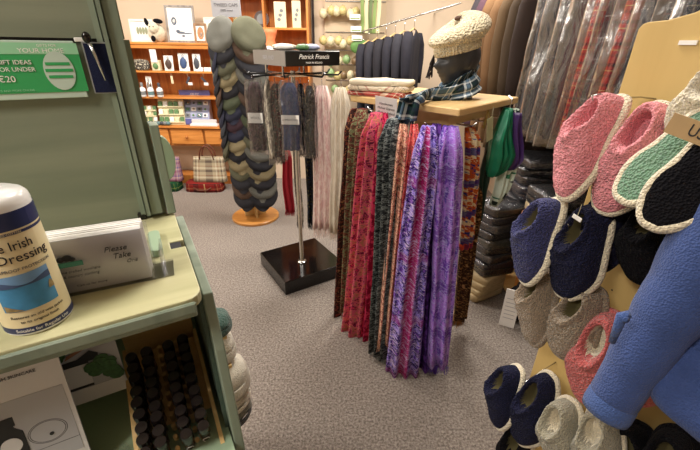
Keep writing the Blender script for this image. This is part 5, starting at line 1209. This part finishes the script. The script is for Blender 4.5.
def slipper(name, label, cat, toe, heel, topn, L, W, upper, welt, sole, lining, group=None, mirror=1, sole_up=False, fill=1):
    """heel/toe world points; topn: the direction the top of the foot faces"""
    toe = Vector(toe); heel = Vector(heel); y = (toe - heel).normalized(); n = Vector(topn); n = (n - y * n.dot(y)).normalized(); x = y.cross(n)
    mid = (toe + heel) / 2; org = mid - y * L / 2
    t = thing(name, label, cat, org, R=frame(x, y, n), group=group)
    def outline(a):
        # a=0 toe direction(+y), going round
        s_, c_ = math.sin(a), math.cos(a)
        py = L * (.5 + .5 * math.copysign(abs(c_) ** .85, c_))
        f_ = py / L
        wid = W / 2 * (.74 + .30 * math.exp(-((f_ - .70) / .26) ** 2) + .04 * math.exp(-((f_ - .1) / .15) ** 2))
        px = wid * math.copysign(abs(s_) ** .72, s_) + mirror * .008 * math.sin(f_ * PI)
        return px, py
    cx_, cy_ = 0, L * .5
    oc = L * .26; ol = L * .165; ow = W * .185     # opening centre, half length, half width
    def H(f_): return .046 + .018 * math.exp(-((f_ - .48) / .22) ** 2) - .012 * max(0, f_ - .6) / .4
    nu, nr = 108, 50
    up_, li_ = MB(), MB(); vs = []; ee = []
    for j in range(nr + 1):
        r_ = (j / nr)
        for i in range(nu):
            a = 2 * PI * i / nu; ox, oy = outline(a)
            # blend from the middle of the opening out to the outline
            px = ox * r_; py = oc + (oy - oc) * r_
            e = math.hypot(px / ow, (py - oc) / ol)
            f_ = py / L; dome = max(0, 1 - r_ ** 3.2) ** .45
            z = H(f_) * dome * fill + .004
            col = .013 * math.exp(-((e - 1.35) / .30) ** 2)
            if e < 1.05:
                q = min(1, max(0, (1.05 - e) / .35)); q = q * q * (3 - 2 * q); z = lerp(z + col, .012, q)
            else: z += col * min(1, dome * 2)
            fz = noise.noise(Vector((px * 210, py * 210, 3))) * .0042 + noise.noise(Vector((px * 110, py * 110, 9))) * .0024 + noise.noise(Vector((px * 28, py * 28, 7))) * .0022
            vs.append(Vector((px, py, z + fz * (0 if r_ > .97 else .15 if e < 1.05 else 1)))); ee.append(e)
    fu, fl = [], []
    for j in range(nr):
        for i in range(nu):
            q = (j * nu + i, j * nu + (i + 1) % nu, (j + 1) * nu + (i + 1) % nu, (j + 1) * nu + i)
            (fl if sum(ee[k] for k in q) / 4 < .93 else fu).append(q)
    for mb_, fs in ((up_, fu), (li_, fl)):
        used = sorted({k for q in fs for k in q}); ix = {k: n_ for n_, k in enumerate(used)}
        mb_.add([vs[k] for k in used], [[ix[k] for k in q][::-1] for q in fs])
    up_.build('upper', upper, t, smooth='all'); li_.build('lining', lining, t, smooth='all')
    # fleece welt round the edge
    def wf(u, v):
        a = 2 * PI * u; ox, oy = outline(a); ox2, oy2 = outline(a + .01); tx, ty = ox2 - ox, oy2 - oy; l = math.hypot(tx, ty) or 1
        nx, ny = -ty / l, tx / l
        if nx * ox + ny * (oy - L / 2) < 0: nx, ny = -nx, -ny
        b = 2 * PI * v; rr = .0085 + .0012 * noise.noise(Vector((ox * 60, oy * 60, b)))
        return Vector((ox + nx * rr * (math.cos(b) - .15), oy + ny * rr * (math.cos(b) - .15), -.001 + rr * 1.1 * math.sin(b)))
    MB().grid(wf, 96, 10, cu=True, cv=True).build('fleece_welt', welt, t, smooth='all')
    sm = MB(); sm.grid(lambda u, v: Vector((outline(2 * PI * u)[0] * (.97 * (1 - v)), L / 2 + (outline(2 * PI * u)[1] - L / 2) * .97 * (1 - v), -.009 - .003 * (1 - (1 - v) ** 4) + .0008 * noise.noise(Vector((u * 40, v * 9, 0))))), 72, 12, cu=True)
    sm.grid(lambda u, v: Vector((outline(2 * PI * u)[0] * .97, L / 2 + (outline(2 * PI * u)[1] - L / 2) * .97, -.009 + .013 * v)), 72, 2, cu=True)
    sm.build('sole', sole, t, smooth='all')
    return t
def wire(label, pts, cat='hook'):
    pts = [Vector(p) for p in pts]; t = thing('wire_hook', label, cat, pts[0], group='wire hooks on the slipper board'); MB().tube([p - pts[0] for p in pts], .0016, 8).build('wire', Mt['chrome'], t, smooth='all'); return t
def sl(label, toe, heel, to, ho, um, wm, sm_, n=None, L=.25, W=.105, lin_=None, group=None, mirror=1, Lfit=True, fill=1):
    T_ = BP(toe[0], toe[1], to); H_ = BP(heel[0], heel[1], ho)
    nn = n if n is not None else bn
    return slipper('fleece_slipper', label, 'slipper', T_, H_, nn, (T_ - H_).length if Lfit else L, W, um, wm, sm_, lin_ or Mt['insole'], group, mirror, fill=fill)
Nv = lambda a, b, c: Vector((a, b, c))
# facing: mostly out of the board, turned to the room
# pink pair
sl('left pink fleece slipper hanging toe down at the top of the board', (563, 198), (622, 97), .150, .075, Mt['pink'], Mt['cream'], Mt['cream'], bn * 1 + bd * -.35 + Nv(0, 0, .25), W=.100, group=None, lin_=Mt['pink'])
sl('right pink fleece slipper hanging toe down next to the bare plywood', (603, 212), (663, 104), .115, .050, Mt['pink'], Mt['cream'], Mt['cream'], bn * 1 + bd * .10 + Nv(0, 0, .25), W=.100, lin_=Mt['pink'], mirror=-1)
# reversed pair showing their soles
sl('jade soled slipper with cream edging beside the right pink slipper', (622, 200), (716, 112), .200, .13, Mt['cream'], Mt['cream'], Mt['jade'], -(bn * 1 + bd * -.1 + Nv(0, 0, .1)), W=.088, lin_=Mt['cream'])
sl('black soled slipper with thick cream edging in front of the jade soled one', (650, 226), (738, 122), .235, .17, Mt['cream'], Mt['cream'], Mt['blackf'], -(bn * 1 + bd * .1 + Nv(0, 0, .1)), W=.088, lin_=Mt['cream'])
sl('cream fleece slipper half hidden behind the kraft tag at the right edge', (690, 160), (742, 60), .09, .05, Mt['cream'], Mt['cream'], Mt['cream'], bn, W=.1, lin_=Mt['cream'])
# navy pair and the black ones behind
sl('bright navy fleece slipper hanging left of its darker mate', (524, 282), (560, 200), .165, .115, Mt['navy'], Mt['cream'], Mt['cream'], bn * 1 + bd * -.4 + Nv(0, 0, .15), W=.108)
sl('dark navy fleece slipper hanging right of the bright navy one', (562, 296), (602, 205), .125, .085, Mt['midnight'], Mt['cream'], Mt['cream'], bn * 1 + bd * -.1 + Nv(0, 0, .15), W=.108, mirror=-1)
sl('midnight blue slipper hanging behind the navy pair', (594, 268), (628, 180), .055, .035, Mt['midnight'], Mt['midnight'], Mt['blackf'], bn, W=.105)
sl('black slipper below the jade soled one, half behind the blue sleeve', (640, 282), (668, 196), .06, .035, Mt['blackf'], Mt['blackf'], Mt['blackf'], bn, W=.1)
# taupe pair
sl('left taupe slipper hanging lower on the board', (532, 343), (556, 270), .125, .08, Mt['taupe'], Mt['taupe'], Mt['cream'], bn * 1 + bd * -.4 + Nv(0, 0, .1), W=.105)
sl('right taupe slipper overlapping the left taupe one', (557, 353), (598, 288), .125, .08, Mt['taupe'], Mt['taupe'], Mt['cream'], bn * 1 + bd * -.1 + Nv(0, 0, .2), W=.105, mirror=-1)
# coral pair
sl('coral slipper between the taupe pair and the blue sleeve', (585, 402), (614, 312), .115, .08, Mt['coral'], Mt['coral'], Mt['cream'], bn * 1 + bd * .1 + Nv(0, 0, .2), W=.105, lin_=Mt['cream'])
sl('second coral slipper almost hidden behind the blue sleeve', (630, 400), (652, 318), .09, .06, Mt['coral'], Mt['coral'], Mt['cream'], bn, W=.105, lin_=Mt['cream'], mirror=-1)
# dark pair at the bottom
sl('left midnight slipper of the lowest dark pair', (497, 425), (520, 368), .14, .09, Mt['midnight'], Mt['cream'], Mt['cream'], bn * 1 + bd * -.4 + Nv(0, 0, .2), W=.11)
sl('right midnight slipper of the lowest dark pair', (518, 440), (552, 375), .12, .07, Mt['midnight'], Mt['cream'], Mt['cream'], bn * 1 + bd * -.1 + Nv(0, 0, .25), W=.11, mirror=-1)
sl('black slipper peeping out below the lowest dark pair', (510, 480), (530, 420), .08, .05, Mt['blackf'], Mt['cream'], Mt['cream'], bn, W=.11)
# greige pair
sl('left greige fleece slipper at the foot of the board', (560, 470), (572, 400), .14, .10, Mt['greige'], Mt['cream'], Mt['cream'], bn * 1 + bd * -.2 + Nv(0, 0, .3), W=.11, lin_=Mt['cream'])
sl('right greige fleece slipper below the coral one', (590, 480), (606, 406), .12, .08, Mt['greige'], Mt['cream'], Mt['cream'], bn * 1 + bd * .1 + Nv(0, 0, .3), W=.11, lin_=Mt['cream'], mirror=-1)
sl('black slipper added to darken the board under the blue cuff', (632, 500), (640, 424), .07, .04, Mt['blackf'], Mt['blackf'], Mt['blackf'], bn, W=.115)  # this slipper and the next are added to fill a dark area
sl('black slipper added to darken the board at the right edge of the photo', (672, 510), (682, 430), .07, .04, Mt['blackf'], Mt['blackf'], Mt['blackf'], bn, W=.115)
wire('wire hook carrying the pink pair at the top of the board', [BP(656, 99, 0), BP(640, 97, .02), BP(625, 98, .08), BP(600, 94, .13), BP(592, 96, .14), BP(593, 101, .14)])
wire('wire hook carrying the navy pair', [BP(607, 203, 0), BP(592, 205, .06), BP(578, 218, .11), BP(569, 228, .14), BP(568, 224, .15)])
wire('wire hook carrying the taupe pair', [BP(596, 300, 0), BP(570, 312, .08), BP(546, 322, .12), BP(545, 317, .13)])
wire('wire hook carrying the lowest dark pair', [BP(556, 362, 0), BP(534, 376, .08), BP(510, 393, .13), BP(508, 385, .14)])
wire('wire hook carrying the greige pair', [BP(620, 410, 0), BP(600, 425, .08), BP(580, 440, .12), BP(578, 434, .13)])
for x, y, l in ((577, 218, 'small white tag pinned on the dark navy slipper'), (604, 247, 'small white tag hanging right of the dark navy slipper')):
    o = thing('string_tag', l, 'tag', BP(x, y, .16 if x < 590 else .10)); MB().box((0, 0, 0), (.022, .002, .010), R=frame(bd, bn, Vector((0, 0, 1))) @ RY(.2), bev=.001).build('tag_card', Mt['white'], o); MB().tube([(0, 0, .004), (.004, .004, .03)], .0008, 5).build('string', Mt['string'], o)
# kraft tag
kt = thing('kraft_tag', 'brown kraft card tag lettered US on the cream slipper at the right edge', 'tag', BP(690, 130, .23), R=frame(bd, bn * -1, Vector((0, 0, 1))) @ RY(.20))
MB().box((0, 0, 0), (.060, .0014, .030)).build('card', Mt['kraft'], kt)
text('US', .024, Mt['ink'], kt, face_T((.010, -.0012, 0), (1, 0, 0), (0, 0, 1)), sx=.8)
MB().tube([(.02, 0, .014), (.025, .01, .05)], .0008, 5).build('string', Mt['string'], kt)

# white sign card leaning at the foot with a dark hanging strap
cp = PZ(503, 319, .02)
t = thing('standing_card', 'tall white card leaning on the carpet left of the taupe slippers', 'card', (.945, 1.74, 0), R=RZ(-.45) @ RX(-.08))
MB().box((0, 0, .125), (.085, .006, .25), bev=.001).build('card', Mt['white'], t); MB().box((0, .012, .10), (.06, .015, .20)).build('prop', Mt['black'], t)
for k in range(6): MB().box((0, -.0036, .06 + k * .026), (.06, .0006, .004)).build('grey_line', Mt['grey'], t)
bg = thing('black_bag', 'black fabric bag slumped on the carpet behind the leaning white card', 'bag', (1.05, 1.80, 0), .5)
MB().blob((0, 0, .13), (.075, .085, .13), 24, wob=.25, seed=4, sq=.8).build('bag_body', Mt['blackf'], bg, smooth='all'); MB().tube([(-.03, 0, .24), (-.02, 0, .31), (.02, 0, .31), (.03, 0, .24)], .006, 8).build('handle', Mt['black'], bg, smooth='all')

# ------------------------------------------------------------------ blue cardigan hanging in the foreground
bl = mat('cornflower_knit', (60, 80, 134), .95, spec=.2, bump=(300, .8), kind='vor', dist=.002, sheen=.15, var=(26, .10))
bl2 = mat('cornflower_rib', (68, 92, 148), .95, spec=.2, bump=(300, .8), kind='vor', dist=.002, sheen=.15)
cg = thing('blue_cardigan', 'cornflower blue knitted cardigan hanging in front of the slipper board', 'cardigan', (.60, .40, 1.2))
CO = Vector((.60, .40, 1.2))
S = [Vector((.66, .26, 1.50)) - CO, Vector((.62, .44, 1.47)) - CO, PT(772, 150, .54) - CO, PT(720, 236, .57) - CO, PT(678, 298, .60) - CO, PT(642, 352, .63) - CO, PT(611, 402, .66) - CO]
mb = MB(); rr_ = [.075, .072, .068, .060, .050, .043, .036]
def spl(pts, r, n=6):
    P, Rr = [], []
    for i in range(len(pts) - 1):
        for k in range(n):
            t = k / n; P0, P1, P2, P3 = pts[max(0, i - 1)], pts[i], pts[i + 1], pts[min(len(pts) - 1, i + 2)]
            P.append(.5 * ((2 * P1) + (P2 - P0) * t + (2 * P0 - 5 * P1 + 4 * P2 - P3) * t * t + (3 * P1 - P0 - 3 * P2 + P3) * t ** 3)); Rr.append(lerp(r[i], r[i + 1], t))
    P.append(pts[-1]); Rr.append(r[-1]); return P, Rr
P, Rr = spl(S, rr_)
Rr = [r * (1 + .05 * math.sin(i * 1.3) * .6 + .02 * math.sin(i * 2.7)) for i, r in enumerate(Rr)]
mb.tube(P, Rr, 40); mb.build('sleeve', bl, cg, smooth='all', sub=1)
ax = (S[-1] - S[-2]).normalized()
MB().tube([S[-1] - ax * .012, S[-1] - ax * .006, S[-1] + ax * .014, S[-1] + ax * .024, S[-1] + ax * .024, S[-1] + ax * .004], [.0360, .0385, .0390, .0375, .031, .029], 40, caps=False).build('cuff', bl2, cg, smooth='all')
# strap tab with a button on the sleeve
tp = PT(622, 316, .575) - CO; tq = PT(612, 342, .60) - CO
MB().tube([tp + Vector((.010, 0, .004)), tp, tq], [.006, .008, .005], 12).build('sleeve_tab', bl2, cg, smooth='all')
MB().lathe([(.0, 0), (.005, .0), (.006, .002), (0, .003)], 14, c=tp + Vector((.0, -.008, 0)), R=RX(PI / 2)).build('button', bl2, cg, smooth='all')
# front panel and hem
B_ = [Vector((.63, .22, 1.32)) - CO, PT(800, 330, .52) - CO, PT(765, 385, .55) - CO, PT(722, 412, .57) - CO, PT(692, 436, .585) - CO]
mb = MB()
def body(u, v):
    a = 2 * PI * u; P_, _ = spl(B_, [1] * 5); i = min(len(P_) - 1, int(round(v * (len(P_) - 1)))); c = P_[i]
    d = (P_[min(i + 1, len(P_) - 1)] - P_[max(0, i - 1)]).normalized(); n_ = Vector((-.62, -.70, .35)); n_ = (n_ - d * n_.dot(d)).normalized(); w = d.cross(n_)
    k = .098 * (1 - max(0, (v - .70) / .30) ** 2.4 * .45); th_ = .030 * (1 - max(0, (v - .9) / .1) * .5)
    return c + w * math.copysign(abs(math.cos(a)) ** .8, math.cos(a)) * k + n_ * math.sin(a) * th_ * (1 + .2 * math.sin(math.cos(a) * 6 + v * 3))
mb.grid(body, 48, 24, cu=True, caps=True); mb.build('front_panel', bl, cg, smooth='all', sub=1)
TORSO = MB(); TORSO.grid(lambda u, v: Vector((.07 + .09 * math.cos(2 * PI * u) * (1 - .3 * (1 - v)), -.20 + .17 * math.sin(2 * PI * u) * lerp(.7, 1, v), .34 - .66 * v)), 40, 12, cu=True, caps=True)
TORSO.build('back_panel', bl, cg, smooth='all')
MB().tube([(.07, -.2, .33), (.07, -.2, .42), (.075, -.2, .438), (.085, -.2, .42)], .004, 8).build('hanger_hook', Mt['chrome'], cg, smooth='all')
cr = thing('cardigan_rail', 'chrome rail carrying the blue cardigan beside the slipper board', 'rail', (.67, .2, 0))
MB().tube([(0, -.5, 1.628), (0, .08, 1.628)], .010, 10).build('pole', Mt['chrome'], cr, smooth=True); MB().tube([(0, -.5, 0), (0, -.5, 1.64)], .014, 12).build('post', Mt['chrome'], cr, smooth=True)
MB().box((0, -.5, .012), (.34, .34, .024), bev=.003).build('foot_plate', Mt['chrome'], cr)

# ------------------------------------------------------------------ world and exposure
w = bpy.data.worlds.new('room_air'); scene.world = w; w.use_nodes = True
w.node_tree.nodes['Background'].inputs[0].default_value = (.9, .88, .85, 1); w.node_tree.nodes['Background'].inputs[1].default_value = .3
scene.view_settings.view_transform = 'Standard'; scene.view_settings.look = 'None'; scene.view_settings.gamma = 1; scene.view_settings.exposure = .2
